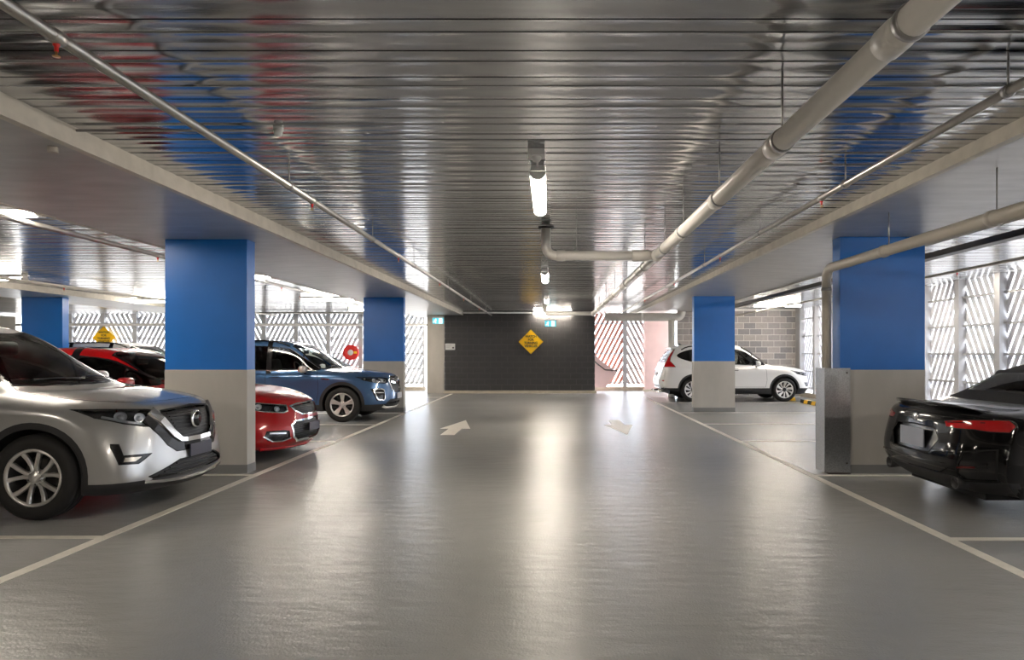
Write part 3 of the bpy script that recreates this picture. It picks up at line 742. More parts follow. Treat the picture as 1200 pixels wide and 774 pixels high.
# ------------------------------------------------------------------ wheels
WH = {}
def wheel_meshes(R, rr, w, style):
    """tyre, rim, spokes (each its own piece) and hub; outer face towards +y"""
    key = (R, rr, w, style)
    if key in WH: return WH[key]
    h = w/2; t = rr+.012
    tyre = MB().lathe([(t-.02, -h+.02), (t, -h+.01), (t+.03, -h), ((t+R)/2+.01, -h-.004), (R-.03, -h+.008), (R-.008, -h+.025), (R, -h+.05),
                       (R, -.045), (R-.007, -.04), (R-.007, -.032), (R, -.028), (R, .028), (R-.007, .032), (R-.007, .04), (R, .045),
                       (R, h-.05), (R-.008, h-.025), (R-.03, h-.008), ((t+R)/2+.01, h+.004), (t+.03, h), (t, h-.01), (t-.02, h-.02)], axis='y', n=48).mesh('tyre', M_TYRE)
    lip = M_ALLOYDK if style in ('black',) else M_ALLOY
    rim = MB().lathe([(rr+.012, h-.012), (rr+.006, h-.004), (rr-.008, h-.006), (rr-.018, h-.022)], axis='y', n=48).mesh('rim', lip)
    barrel = MB().lathe([(rr-.018, h-.022), (rr-.026, h-.05), (rr-.05, -h+.06), (rr-.06, -h+.03), (0, -h+.03)], axis='y', n=48).mesh('barrel', mat('wheel_barrel', (.05, .048, .046), .5, .4))
    disc = MB().lathe([(0, h-.12), (rr*.62, h-.12), (rr*.62, h-.15), (rr-.05, h-.16), (rr-.05, h-.18)], axis='y', n=32).mesh('brake_disc', mat('brake_disc', (.07, .066, .062), .5, .5))
    sp = []
    def bar(pts, yo, m, th=.03):
        """pts = [(radius, angle, half width)] spoke outline centre line"""
        mb = MB(); ring = []
        for r, a, hw in pts:
            c = Vector((r*math.cos(a), r*math.sin(a))); n = Vector((-math.sin(a), math.cos(a)))
            y = h-.012-yo*(1-(r/rr)**2)
            p, q = c+n*hw, c-n*hw; p2, q2 = c+n*hw*.6, c-n*hw*.6
            ring.append([(p.x, y-th, p.y), (p.x, y-.008, p.y), (p2.x, y, p2.y), (q2.x, y, q2.y), (q.x, y-.008, q.y), (q.x, y-th, q.y)])
        for i in range(len(ring)-1):
            mb.add(ring[i]+ring[i+1], [(k, (k+1) % 6, 6+(k+1) % 6, 6+k) for k in range(6)])
        mb.add(ring[0], [tuple(range(6))]); mb.add(ring[-1], [tuple(range(6))[::-1]])
        sp.append(mb.mesh('spoke', m))
    for k in range(5):
        a = PI/2+2*PI*k/5
        if style == 'vee':
            for sg in (-1, 1): bar([(.045, a+sg*.25, .016), (rr*.42, a+sg*.20, .017), (rr*.70, a+sg*.27, .018), (rr-.014, a+sg*.33, .021)], .022, M_ALLOY)
        elif style == 'five':
            bar([(.04, a, .020), (rr*.45, a, .032), (rr*.75, a, .046), (rr-.014, a, .058)], .022, M_ALLOY)
            bar([(.05, a+PI/5, .010), (rr*.5, a+PI/5, .010), (rr-.014, a+PI/5, .016)], .034, M_ALLOYDK)
        elif style == 'blade':
            bar([(.04, a, .020), (rr*.5, a+.10, .026), (rr-.014, a+.26, .044)], .022, M_ALLOY)
            bar([(.05, a+.62, .012), (rr*.55, a+.70, .017), (rr-.014, a+.82, .030)], .022, M_ALLOY)
            bar([(.05, a+PI/5-.25, .014), (rr-.014, a+PI/5-.1, .030)], .036, M_ALLOYDK)
        else:
            for sg in (-1, 1): bar([(.04, a+sg*.2, .016), (rr*.6, a+sg*.16, .018), (rr-.014, a+sg*.22, .022)], .03, M_ALLOYDK if style == 'black' else M_ALLOY)
    y0 = h-.040
    hub = MB().lathe([(.075, y0-.02), (.072, y0+.004), (.040, y0+.010), (.034, y0+.016), (0, y0+.018)], axis='y', n=24).mesh('hub_cap', M_ALLOYDK if style in ('blade', 'black') else M_ALLOY)
    nuts = MB()
    for k in range(5):
        a = PI/2+2*PI*(k+.5)/5; nuts.lathe([(.009, y0-.01), (.009, y0+.010), (0, y0+.011)], (.055*math.cos(a), 0, .055*math.sin(a)), 'y', 8)
    nuts = nuts.mesh('wheel_nuts', M_CHROME)
    WH[key] = (tyre, rim, barrel, disc, sp, hub, nuts); return WH[key]
def add_wheel(car, x, y, R, rr, w, style, sg, spin=0.0):
    ty, rim, barrel, disc, sp, hub, nuts = wheel_meshes(R, rr, w, style)
    t = link('wheel', ty, car, (x, y*sg, R)); t.rotation_euler = (0, 0, 0) if sg > 0 else (0, 0, PI)
    hold = link('rim', rim, t)
    for nme, me in [('barrel', barrel), ('brake_disc', disc), ('hub_cap', hub), ('wheel_nuts', nuts)]+[('spoke', q) for q in sp]:
        c = link(nme, me, t); c.rotation_euler = (0, spin, 0)
    return t

# ------------------------------------------------------------------ one car from a specification
def build_car(S):
    H = Hull(S['st'], S['rows'], S['L'])
    car = empty('car_'+S['kind'] if False else S['kind'], (0, 0, 0)); tag(car, S['label'], 'car')
    pm = S['paint']; side = lambda c, n: n.y > .12; front = lambda c, n: n.x < -.08 and c.x < 1.2; rear = lambda c, n: n.x > .1 and c.x > S['L']-1.3
    xf, xr, R, AR = S['xf'], S['xr'], S['R'], S['AR']
    low = lambda c, n: c.y > .45
    # wheel openings, with or without a dark lip
    for xa in (xf, xr):
        H.clip(circ(xa, R+.01, AR), 'y', 'void', low)
    if S.get('lip'):
        for xa in (xf, xr): H.clip(circ(xa, R+.01, AR+S['lip'], 40), 'y', 'cladding', low)
        H.band_label(S['clad_z'], 'cladding')
    S['cuts'](H, side, front, rear)
    # side windows
    T = .018
    for nm, poly, seeds in S['dlo']:
        P = smooth_line(poly, 3, True) if len(poly) > 6 else poly
        H.trace(P, 'y', T, 'window_trim', side, True)
    for x0, z0, x1, z1, w in S['pillars']:
        H.trace([(x0, z0), (x1, z1)], 'y', w, 'window_trim', side)
    for q, (sx, sz) in enumerate(S['wseeds']): H.fill((sx, sz), 'y', 'glass%d' % q, side)
    # windscreen and rear window seen from above / behind
    H.trace(S['screen'], 'z', .03, 'window_trim', lambda c, n: n.z > .2 and c.x < 2.8)
    H.fill(S['screen_seed'], 'z', 'windscreen', lambda c, n: n.z > .2)
    if 'rearwin' in S:
        rs_ = S.get('rear_src', 'body')
        H.trace(S['rearwin'], 'x' if S.get('hatch') else 'z', .03, 'window_trim', lambda c, n: c.x > 2.6 and (n.x > .08), src=(rs_,))
        H.fill(S['rear_seed'], 'x' if S.get('hatch') else 'z', 'rear_window', lambda c, n: c.x > 2.6 and n.x > .08, rs_)
    # door and bonnet gaps, then the panels they bound
    G = .007
    for ln in S['gaps']: H.trace(ln, 'y', G, 'gap', side)
    for gi, ln in enumerate(S.get('gaps_top', [])): H.trace(ln, 'z', G, 'gap' if gi == 0 else 'gap2', lambda c, n: n.z > .12)
    for q, (sx, sz) in enumerate(S['doors']): H.fill((sx, sz), 'y', 'door%d' % q, side)
    if 'bonnet' in S: H.fill(S['bonnet'], 'z', 'bonnet', lambda c, n: n.z > .3)
    if 'tailgate' in S: H.fill(S['tailgate'], 'x', 'tailgate', lambda c, n: n.x > .2)
    # output
    H.panel('body', 'body', pm, car); H.panel('gap', 'panel_gap', M_GAP, car, inset=.004); H.panel('gap2', 'boot_gap', M_GAP, car, inset=.004)
    H.panel('cladding', 'cladding', M_CLAD, car); wt = H.panel('window_trim', 'window_trim', M_TRIM, car)
    H.panel('bonnet', 'bonnet', pm, car); H.panel('tailgate', 'tailgate', pm, car)
    doors = []
    for q in range(len(S['doors'])): doors.append(H.panel('door%d' % q, 'door', pm, car, pair=True))
    for q in range(len(S['wseeds'])): H.panel('glass%d' % q, 'side_window', M_GLASSDK if q >= S.get('privacy', 9) else M_GLASS, car, pair=True)
    H.panel('windscreen', 'windscreen', M_GLASS, car); H.panel('rear_window', 'rear_window', M_GLASSDK, car)
    # handles
    for q, (hx, hz) in enumerate(S.get('handles', [])):
        d = doors[q] if q < len(doors) and doors[q] else [car, car]
        for k, sg in enumerate((1, -1)):
            p, n = H.hit('y', hx, hz, sg)
            rbox('handle', p+n*.018, (.20, .022, .028), .010, pm, d[k])
            rbox('handle_recess', p+n*.001, (.13, .006, .055), .0025, M_GAP, d[k])
    # wing mirrors
    if 'mirror' in S:
        mx, mz, mw = S['mirror']
        for sg in (1, -1):
            p, n = H.hit('y', mx+.03, mz-.04, sg)
            mo = rbox('wing_mirror', (mx, (abs(p.y)+.15)*sg, mz+.03), (.13, .23, .15), .055, S.get('mirror_mat', pm), car, 4)
            MB().box(mx+.055, mx+.068, (abs(p.y)+.06)*sg, (abs(p.y)+.24)*sg, mz-.02, mz+.08).build('mirror_glass', M_CHROME, mo)
            MB().tube([(mx+.01, (abs(p.y)-.02)*sg, mz-.07), (mx, (abs(p.y)+.08)*sg, mz-.03)], .025, 10).build('mirror_arm', M_TRIM, mo)
    # wheels, liners, floor pan
    ty = S['tw']
    for xa in (xf, xr):
        for sg in (1, -1):
            yy = S['wy']-ty/2
            add_wheel(car, xa, yy, R, S['rr'], ty, S['wheel'], sg, S.get('spin', 0) if xa == xf else .4)
            a0 = [(AR+.012)*math.cos(t) for t in [PI*k/16 for k in range(17)]]; b0 = [(AR+.012)*math.sin(t) for t in [PI*k/16 for k in range(17)]]
            mb = MB(); k = len(a0); yi, yo = (S['wy']-.32)*sg, (S['wy']-.015)*sg
            mb.add([(xa+a, yi, R+.01+b) for a, b in zip(a0, b0)]+[(xa+a, yo, R+.01+b) for a, b in zip(a0, b0)], [(i, i+1, k+i+1, k+i) for i in range(k-1)], True)
            mb.add([(xa+a, yi, R+.01+b) for a, b in zip(a0, b0)], [tuple(range(k))])
            mb.build('wheel_liner', M_UNDER, car)
    wi = S['wy']-.33
    MB().box(.35, S['L']-.35, -wi, wi, S['clear'], .55).box(xf+AR+.04, xr-AR-.04, -S['wy']+.10, S['wy']-.10, S['clear']+.02, .55).build('underbody', M_UNDER, car)
    # cabin
    if S.get('cabin'):
        cx, bz = S['cabin']
        rbox('dashboard', (cx+.10, 0, bz-.10), (.55, 1.30, .22), .08, M_SEAT, car)
        sw = MB(); yy = .36
        sw.tube([(cx+.50+.08*math.sin(a), yy+.185*math.cos(a), bz+.02+.165*math.sin(a)) for a in [2*PI*k/24 for k in range(25)]], .015, 8, False)
        sw.build('steering_wheel', M_SEAT, car)
        for sy in (-.37, .37):
            st_ = rbox('seat', (cx+1.0, sy, bz-.42), (.55, .50, .20), .07, M_SEAT, car)
            rbox('seat_back', (cx+1.28, sy, bz-.08), (.16, .48, .66), .07, M_SEAT, st_, rot=(.22, 'Y'))
            rbox('headrest', (cx+1.38, sy, bz+.34), (.10, .26, .18), .045, M_SEAT, st_, rot=(.15, 'Y'))
        rs = rbox('rear_seat', (cx+2.0, 0, bz-.42), (.5, 1.25, .2), .07, M_SEAT, car) if S['L'] > 4.4 else None
        if rs: rbox('seat_back', (cx+2.30, 0, bz-.10), (.16, 1.25, .62), .07, M_SEAT, rs, rot=(.3, 'Y'))
        MB().box(cx+.2, min(cx+2.5, S['L']-.6), -.66, .66, .50, .56).build('cabin_floor', M_SEAT, car)
        p, n = H.hit('z', S['screen'][-1][0]-.12, 0)
        rbox('rear_view_mirror', (S['screen'][-1][0]+.02, 0, p.z-.10), (.03, .24, .075), .012, M_TRIM, car)
    S['decor'](H, car, pm)
    H.bm.free()
    return car
def place(car, x, y, rz):
    car.location = (x, y, 0); car.rotation_euler = (0, 0, rz); return car
def lamp(H, car, label, name='headlamp', depth=.035):
    """clear lens over a dark housing"""
    ls = H.panel(label, name, M_LENS, car, pair=True)
    hs = H.panel(label, 'housing', M_LAMPDK, car, pair=True, inset=depth)
    for a, b in zip(hs, ls): a.parent = b
    return ls
def bulb(H, lens, axis, a, b, r, sg=1, m=M_REFL, depth=.022, name='reflector'):
    for k, o in enumerate(lens):
        p, n = H.hit(axis, a, b, sg); p = p-n*depth
        if k: p = Vector((p.x, -p.y, p.z)); n = Vector((n.x, -n.y, n.z))
        mb = MB(); u = n.orthogonal().normalized(); w = n.cross(u); ring = []
        for rad, hh in ((r, .012), (r*.9, 0), (r*.55, -.012), (r*.5, .004), (r*.3, .012), (0.002, .015)):
            ring += [p+n*hh+(u*math.cos(2*PI*q/16)+w*math.sin(2*PI*q/16))*rad for q in range(16)]
        mb.add(ring, [(i*16+q, i*16+(q+1) % 16, (i+1)*16+(q+1) % 16, (i+1)*16+q) for i in range(5) for q in range(16)], True)
        mb.build(name, m, o)
def plate(car, H, z, w, h, m, sg=1, tilt=0.0, off=.012, name='number_plate'):
    p, n = H.hit('x', 0, z, sg)
    x = p.x-sg*off
    return MB().box(x-.006, x+.006, -w/2, w/2, z-h/2, z+h/2).build(name, m, car)

# ------------------------------------------------------------------ specifications
Z4_ = (0, 0, 0, 0)
def fcond(y0, y1, z0, z1, xmax=.95): return lambda c, n: c.x < xmax and y0-.05 < c.y < y1+.05 and z0-.05 < c.z < z1+.05 and n.x < .05
def rcond(L, dx=1.0): return lambda c, n: c.x > L-dx and n.x > -.02
def fpoly(H, pts, label, w=.010, tl='gap', seed=None, smooth=0, xmax=.95, src='body', axis='x', cond=None):
    """closed outline seen from the front (or another axis), then the island inside it"""
    P = smooth_line(pts, smooth, True) if smooth else pts
    a0 = min(p[0] for p in P); a1 = max(p[0] for p in P); b0 = min(p[1] for p in P); b1 = max(p[1] for p in P)
    cd = cond or fcond(a0, a1, b0, b1, xmax)
    H.trace(P, axis, w, tl, cd, True, (src,))
    sd = seed or (sum(p[0] for p in P)/len(P), sum(p[1] for p in P)/len(P))
    H.fill(sd, axis, label, cd, src)
def half(pts): return pts
def open_trace(H, pts, label, w, tl='gap', seed=None, xmax=.95, src='body', cond=None, axis='x'):
    """outline that starts and ends on the centre line y=0"""
    a1 = max(p[0] for p in pts); b0 = min(p[1] for p in pts); b1 = max(p[1] for p in pts)
    cd = cond or fcond(-.1, a1, b0, b1, xmax)
    H.trace(pts, axis, w, tl, cd, False, (src,))
    H.fill(seed, axis, label, cd, src)
def hbars(H, car, zs, yl, h, m, name='grille_bar', sg=1, off=-.012, t=.010, parent=None):
    for z, yy in zip(zs, yl): H.strip(name, [(-yy+2*yy*k/12, z) for k in range(13)], 'x', h, t, m, parent or car, sg, off=off)
def roof_rails(H, car, x0, x1, y, m, h=.055):
    for sg in (1, -1):
        P = []; n = 14
        for k in range(n+1):
            x = x0+(x1-x0)*k/n; p, q = H.hit('z', x, y*sg); e = min(1, min(k, n-k)/1.5)
            P.append((p.x, p.y, p.z+h*e-.004))
        r = MB().tube(P, .016, 10).build('roof_rail', m, car)
def antenna(H, car, x, m):
    p, n = H.hit('z', x, 0)
    MB().prism([(x-.10, p.z-.01), (x+.07, p.z-.01), (x+.085, p.z+.055), (x+.06, p.z+.06)], 'y', -.016, .016).build('antenna_fin', m, car)
def wipers(H, car, x, m=M_TRIM):
    for y0, y1 in ((-.55, -.02), (-.02, .52)):
        P = []
        for k in range(6):
            yy = y0+(y1-y0)*k/5; p, n = H.hit('z', x+.10*abs(yy)/.6+.02+.03*k/5, yy); P.append(p+n*.012)
        MB().tube(P, .007, 6).build('wiper', m, car)

# ---- silver SUV
def xt_cuts(H, side, front, rear):
    fpoly(H, [(.44, .890), (.60, .908), (.74, .918), (.818, .922), (.785, .850), (.70, .793), (.60, .760), (.46, .745)], 'headlamp', .012)
    open_trace(H, [(0, .905), (.40, .880), (.43, .80), (.38, .66), (.30, .565), (0, .555)], 'grille', .014, 'gap', (.12, .72))
    open_trace(H, [(0, .425), (.30, .425), (.62, .325), (.58, .302), (.30, .288), (0, .284)], 'intake', .012, 'gap', (.1, .35), src='body') 
    fpoly(H, [(.768, .625), (.800, .630), (.805, .60), (.795, .455), (.69, .448), (.58, .522), (.765, .528)], 'fog_surround', .006, seed=(.785, .56))
    fpoly(H, [(.65, .508), (.760, .512), (.775, .472), (.705, .468)], 'fog', .006, src='fog_surround')
def xt_decor(H, car, pm):
    ls = lamp(H, car, 'headlamp')
    bulb(H, ls, 'x', .69, .855, .050); bulb(H, ls, 'x', .595, .835, .046); bulb(H, ls, 'x', .51, .825, .036)
    for k, o in enumerate(ls):
        q = H.strip('light_guide', [(.47, .768), (.58, .783), (.67, .808), (.76, .862)], 'x', .024, .004, M_REFL, o, off=-.018)
        if k: q[0].data.transform(Matrix.Scale(-1, 4, (0, 1, 0)))
    g = H.panel('grille', 'grille', M_BLACK, car, inset=.03)[0]
    hbars(H, car, [.60+.032*k for k in range(9)], [.24+.012*k for k in range(9)], .010, M_BLACK, parent=g, off=-.022)
    v = [(-.50, .885), (-.44, .80), (-.34, .66), (-.27, .605), (-.2, .597), (0, .594), (.2, .597), (.27, .605), (.34, .66), (.44, .80), (.50, .885)]
    H.strip('grille_surround', [(a*1.06+(.02 if a > 0 else -.02), b-.045) for a, b in v], 'x', [.13, .13, .14, .14, .12, .12, .12, .14, .14, .13, .13], .006, M_TRIM, car)
    H.strip('chrome_vee', v, 'x', [.10, .085, .07, .055, .05, .05, .05, .055, .07, .085, .10], .022, M_CHROME, car, off=.004)
    p, n = H.hit('x', 0, .77)
    MB().lathe([(0, -.012), (.075, -.010), (.088, -.002), (.088, .01)], (p.x-.004, 0, .77), 'x', 28).build('badge', M_CHROME, car)
    MB().lathe([(0, -.016), (.070, -.013), (.070, -.009)], (p.x-.005, 0, .77), 'x', 28).build('badge_face', M_TRIM, car)
    ii = H.panel('intake', 'lower_intake', M_BLACK, car, inset=.03)
    if ii: hbars(H, car, [.310, .338, .366, .394], [.52, .46, .40, .32], .012, M_BLACK, 'intake_bar', parent=ii[0], off=-.024)
    H.strip('chrome_lip', [(-.66, .292), (-.5, .272), (-.3, .260), (0, .256), (.3, .260), (.5, .272), (.66, .292)], 'x', .034, .024, M_CHROME, car)
    H.panel('fog_surround', 'fog_surround', M_TRIM, car, pair=True, inset=.004); H.panel('fog', 'fog_lamp', M_FOG, car, pair=True, inset=.002)
    plate(car, H, .49, .38, .115, M_PLATE)
    roof_rails(H, car, 2.15, 4.0, .60, M_ALLOY, .045); antenna(H, car, 3.7, pm); wipers(H, car, 1.10)
    p, n = H.hit('z', 1.98, .1)
    rbox('sensor_housing', (1.86, .02, 1.44), (.10, .26, .14), .04, mat('pale_housing', (.30, .32, .31), .4), car)
XT = dict(kind='suv', L=4.69, xf=.92, xr=3.625, R=.36, AR=.398, rr=.232, tw=.225, wy=.895, wheel='vee', spin=.10, lip=.055, clad_z=.30, clear=.2,
    st=[(.12, (.02, .07, .18, .40), .93, (.42, .925), (.64, .912), (.80, .86)),
        (.45, (.01, .04, .12, .28), 1.01, (.45, 1.005), (.70, .985), (.868, .905)),
        (.80, (.01, .06, .14, .22), 1.065, (.52, 1.06), (.74, 1.035), (.892, .94)),
        (1.02, (.05, .22, .26, .28), 1.095, (.69, 1.10), (.775, 1.065), (.898, .965)),
        (1.50, (.03, .13, .15, .10), 1.36, (.645, 1.31), (.785, 1.08), (.90, .975)),
        (2.00, (.02, .08, .08, .08), 1.60, (.585, 1.565), (.79, 1.09), (.905, .985)),
        (2.70, Z4_, 1.675, (.585, 1.63), (.79, 1.10), (.905, .99)),
        (3.40, Z4_, 1.67, (.58, 1.62), (.785, 1.11), (.902, 1.0)),
        (4.05, (0, 0, -.02, 0), 1.62, (.55, 1.56), (.765, 1.13), (.89, 1.02)),
        (4.42, (-.01, -.03, -.06, -.15), 1.20, (.60, 1.18), (.70, 1.12), (.84, 1.0))],
    rows=[dict(f=(.03, .74, .822, .40, 0), s=[(.5, .80, .012), (2.3, .80, .010), (4.3, .82, .010)], b=(4.62, .90, .85, -.16, 0)),
          dict(f=(0, .52, .845, .36, 0), s=[(.5, .55, .010), (2.3, .55, -.004), (4.3, .58, .005)], b=(4.69, .62, .86, -.2, 0)),
          dict(f=(-.01, .27, .84, .33, .03), s=[(.5, .30, -.002), (2.3, .32, -.012), (4.3, .36, -.01)], b=(4.66, .40, .85, -.2, 0)),
          dict(f=(.06, .185, .80, .33, .01), s=[(.5, .20, -.05), (2.3, .21, -.07), (4.3, .26, -.05)], b=(4.55, .28, .80, -.2, 0))],
    dlo=[('dlo', [(1.34, 1.115), (1.75, 1.37), (2.10, 1.525), (2.7, 1.575), (3.4, 1.56), (3.95, 1.49), (4.02, 1.30), (3.9, 1.18), (3.2, 1.14), (2.2, 1.12)], None)],
    pillars=[(2.50, 1.08, 2.56, 1.62, .09), (3.38, 1.10, 3.52, 1.60, .09), (1.72, 1.08, 1.72, 1.40, .03)], wseeds=[(2.1, 1.3), (2.95, 1.3), (3.75, 1.35), (1.62, 1.17)], privacy=1,
    screen=[(1.045, 0), (1.07, .25), (1.15, .48), (1.262, .665), (1.62, .625), (2.055, .555), (2.005, .30), (1.985, 0)], screen_seed=(1.5, .1),
    hatch=True, rearwin=[(0, 1.55), (.45, 1.53), (.56, 1.25), (0, 1.22)], rear_seed=(.1, 1.4),
    gaps=[[(1.44, 1.19), (1.40, .9), (1.38, .6), (1.42, .38), (2.50, .38), (2.53, 1.2)], [(2.50, .38), (3.12, .38), (3.26, .62), (3.42, .80), (3.47, 1.22)]],
    gaps_top=[[(1.262, .665), (1.14, .745), (.8, .735), (.55, .68), (.36, .58), (.26, .42), (.21, .2), (.20, 0)]], doors=[(2.0, .8), (2.9, .8)], bonnet=(.7, .2),
    handles=[(2.30, .93), (3.25, .95)], mirror=(1.62, 1.10, .2), cabin=(1.45, 1.08), cuts=xt_cuts, decor=xt_decor)

# ---- blue SUV
def fo_cuts(H, side, front, rear):
    fpoly(H, [(.44, .875), (.58, .90), (.72, .905), (.825, .915), (.805, .845), (.70, .790), (.56, .775), (.46, .79)], 'headlamp', .012)
    open_trace(H, [(0, .90), (.30, .895), (.42, .83), (.36, .63), (.26, .585), (0, .58)], 'grille', .014, 'gap', (.1, .74))
    open_trace(H, [(0, .44), (.46, .44), (.56, .36), (.48, .29), (0, .285)], 'intake', .012, 'gap', (.1, .36))
    fpoly(H, [(.60, .66), (.775, .67), (.80, .64), (.785, .46), (.74, .43), (.62, .445)], 'fog_surround', .010, smooth=2)
def fo_decor(H, car, pm):
    ls = lamp(H, car, 'headlamp')
    bulb(H, ls, 'x', .70, .845, .042); bulb(H, ls, 'x', .58, .835, .036); bulb(H, ls, 'x', .78, .88, .020)
    for k, o in enumerate(ls):
        q = H.strip('light_guide', [(.66, .815), (.52, .80), (.50, .85), (.62, .885)], 'x', .016, .004, M_REFL, o, off=-.014)
        if k: q[0].data.transform(Matrix.Scale(-1, 4, (0, 1, 0)))
    g = H.panel('grille', 'grille', M_BLACK, car, inset=.03)[0]
    hbars(H, car, [.61+.035*k for k in range(8)], [.26, .30, .33, .35, .36, .36, .34, .30], .010, M_BLACK, parent=g, off=-.022)
    H.strip('chrome_surround', [(-.33, .60), (-.37, .66), (-.43, .83), (-.31, .895), (0, .90), (.31, .895), (.43, .83), (.37, .66), (.33, .60)], 'x', .035, .016, M_CHROME, car)
    H.strip('grille_wing', [(-.36, .80), (-.2, .775), (0, .77), (.2, .775), (.36, .80)], 'x', .045, .016, M_CHROME, car)
    p, n = H.hit('x', 0, .775)
    MB().prism([(.085*math.cos(2*PI*k/24), .775+.045*math.sin(2*PI*k/24)) for k in range(24)], 'x', p.x-.03, p.x).build('badge', M_CHROME, car)
    H.panel('intake', 'lower_intake', M_BLACK, car, inset=.03)
    H.panel('fog_surround', 'fog_surround', M_TRIM, car, pair=True, inset=.012)
    H.strip('fog_bezel', smooth_line([(.615, .645), (.765, .655), (.778, .60), (.765, .47), (.70, .445), (.635, .455)], 3, True), 'x', .026, .012, M_CHROME, car, closed=True, mirror=True)
    for y in (.70,):
        H.strip('fog_bar', [(.63, .585), (.70, .59), (.76, .595)], 'x', .020, .008, M_CHROME, car, mirror=True)
    H.strip('chrome_lip', [(-.62, .31), (-.5, .275), (-.3, .262), (0, .258), (.3, .262), (.5, .275), (.62, .31)], 'x', .06, .018, M_ALLOY, car)
    plate(car, H, .50, .37, .12, M_PLATEW)
    H.strip('sill_line', [(1.48, 1.035), (2.2, 1.042), (3.0, 1.05), (3.9, 1.06)], 'y', .014, .008, M_CHROME, car, mirror=True)
    H.strip('pillar_line', [(1.46, 1.08), (1.66, 1.215), (1.86, 1.35), (2.06, 1.475), (2.3, 1.54)], 'y', .012, .008, M_CHROME, car, mirror=True)
    roof_rails(H, car, 2.10, 4.05, .60, M_TRIM, .06); antenna(H, car, 3.8, pm); wipers(H, car, 1.20)
    H.strip('fender_badge', [(1.20, .87), (1.36, .885)], 'y', .03, .006, M_CHROME, car, mirror=True)
FO = dict(XT); FO.update(kind='suv', L=4.625, xf=.95, xr=3.62, R=.355, AR=.395, rr=.230, wy=.885, wheel='five', spin=.0, lip=.06, clad_z=.355,
    st=[(.10, (.02, .08, .20, .42), .93, (.42, .925), (.63, .905), (.79, .855)),
        (.45, (.01, .04, .12, .28), 1.0, (.46, 1.0), (.70, .972), (.862, .89)),
        (.85, (.01, .05, .12, .20), 1.05, (.52, 1.045), (.74, 1.015), (.885, .93)),
        (1.15, (.05, .26, .30, .28), 1.07, (.70, 1.065), (.775, 1.02), (.89, .94)),
        (1.55, (.03, .16, .20, .15), 1.33, (.66, 1.27), (.785, 1.03), (.895, .945)),
        (1.98, (.02, .08, .08, .08), 1.575, (.61, 1.53), (.79, 1.035), (.90, .95)),
        (2.70, Z4_, 1.655, (.61, 1.605), (.79, 1.04), (.90, .955)),
        (3.40, Z4_, 1.655, (.605, 1.605), (.785, 1.045), (.895, .96)),
        (4.10, (0, 0, -.02, 0), 1.62, (.575, 1.56), (.765, 1.06), (.885, .975)),
        (4.40, (-.01, -.03, -.06, -.12), 1.18, (.62, 1.16), (.71, 1.08), (.84, .97))],
    rows=[dict(f=(.03, .74, .81, .42, 0), s=[(.5, .78, .012), (2.3, .76, .012), (4.3, .80, .010)], b=(4.56, .88, .85, -.14, 0)),
          dict(f=(0, .54, .835, .38, 0), s=[(.5, .56, .012), (2.3, .55, 0), (4.3, .58, .005)], b=(4.625, .62, .855, -.18, 0)),
          dict(f=(.02, .36, .83, .35, 0), s=[(.5, .35, 0), (2.3, .34, -.010), (4.3, .38, -.008)], b=(4.60, .42, .85, -.18, 0)),
          dict(f=(.12, .22, .79, .35, 0), s=[(.5, .22, -.05), (2.3, .22, -.07), (4.3, .28, -.05)], b=(4.48, .30, .80, -.18, 0))],
    dlo=[('dlo', [(1.44, 1.065), (1.78, 1.29), (2.10, 1.475), (2.7, 1.54), (3.4, 1.54), (3.98, 1.49), (4.08, 1.30), (4.0, 1.14), (3.2, 1.075), (2.2, 1.06)], None)],
    pillars=[(2.46, 1.03, 2.50, 1.60, .10), (3.40, 1.04, 3.50, 1.60, .09), (1.80, 1.03, 1.80, 1.35, .03)], wseeds=[(2.1, 1.25), (2.95, 1.3), (3.75, 1.3), (1.68, 1.11)], privacy=1,
    screen=[(1.175, 0), (1.20, .25), (1.29, .48), (1.41, .675), (1.71, .635), (2.03, .58), (1.985, .30), (1.965, 0)], screen_seed=(1.55, .1),
    rearwin=[(0, 1.54), (.45, 1.52), (.58, 1.22), (0, 1.19)], rear_seed=(.1, 1.35),
    gaps=[[(1.50, 1.12), (1.43, .9), (1.42, .62), (1.46, .40), (2.46, .40), (2.49, 1.15)], [(2.46, .40), (3.12, .40), (3.26, .64), (3.40, .80), (3.45, 1.15)]],
    gaps_top=[[(1.41, .675), (1.25, .745), (.85, .735), (.55, .68), (.36, .58), (.26, .42), (.21, .2), (.20, 0)]], doors=[(2.0, .75), (2.9, .75)], bonnet=(.7, .2),
    handles=[(2.28, .925), (3.25, .94)], mirror=(1.70, 1.045, .2), cabin=(1.5, 1.03), cuts=fo_cuts, decor=fo_decor)

# ---- white SUV (seen from the rear quarter)
def cr_cuts(H, side, front, rear):
    fpoly(H, [(.44, .80), (.60, .83), (.74, .86), (.835, .895), (.80, .80), (.68, .745), (.48, .73)], 'headlamp', .012)
    open_trace(H, [(0, .82), (.40, .80), (.44, .70), (.34, .60), (0, .58)], 'grille', .012, 'gap', (.1, .70))
    fpoly(H, [(.60, .54), (.77, .55), (.77, .44), (.64, .44)], 'fog_surround', .01)
    sd = lambda c, n: c.x > 3.8 and c.y > .36 and c.z > .9
    H.trace([(4.03, 1.50), (4.12, 1.50), (4.24, 1.32), (4.31, 1.18), (4.42, 1.05), (4.40, .995), (4.06, 1.00), (4.10, 1.06), (4.19, 1.17), (4.16, 1.28), (4.03, 1.50)], 'y', .012, 'gap', sd)
    H.trace([(.64, .93), (.62, 1.15), (.47, 1.62)], 'x', .010, 'gap', lambda c, n: c.x > 3.85 and c.z > .93 and c.y > .3)
    H.fill((4.20, 1.12), 'y', 'tail_lamp', lambda c, n: sd(c, n) and c.y > .66)
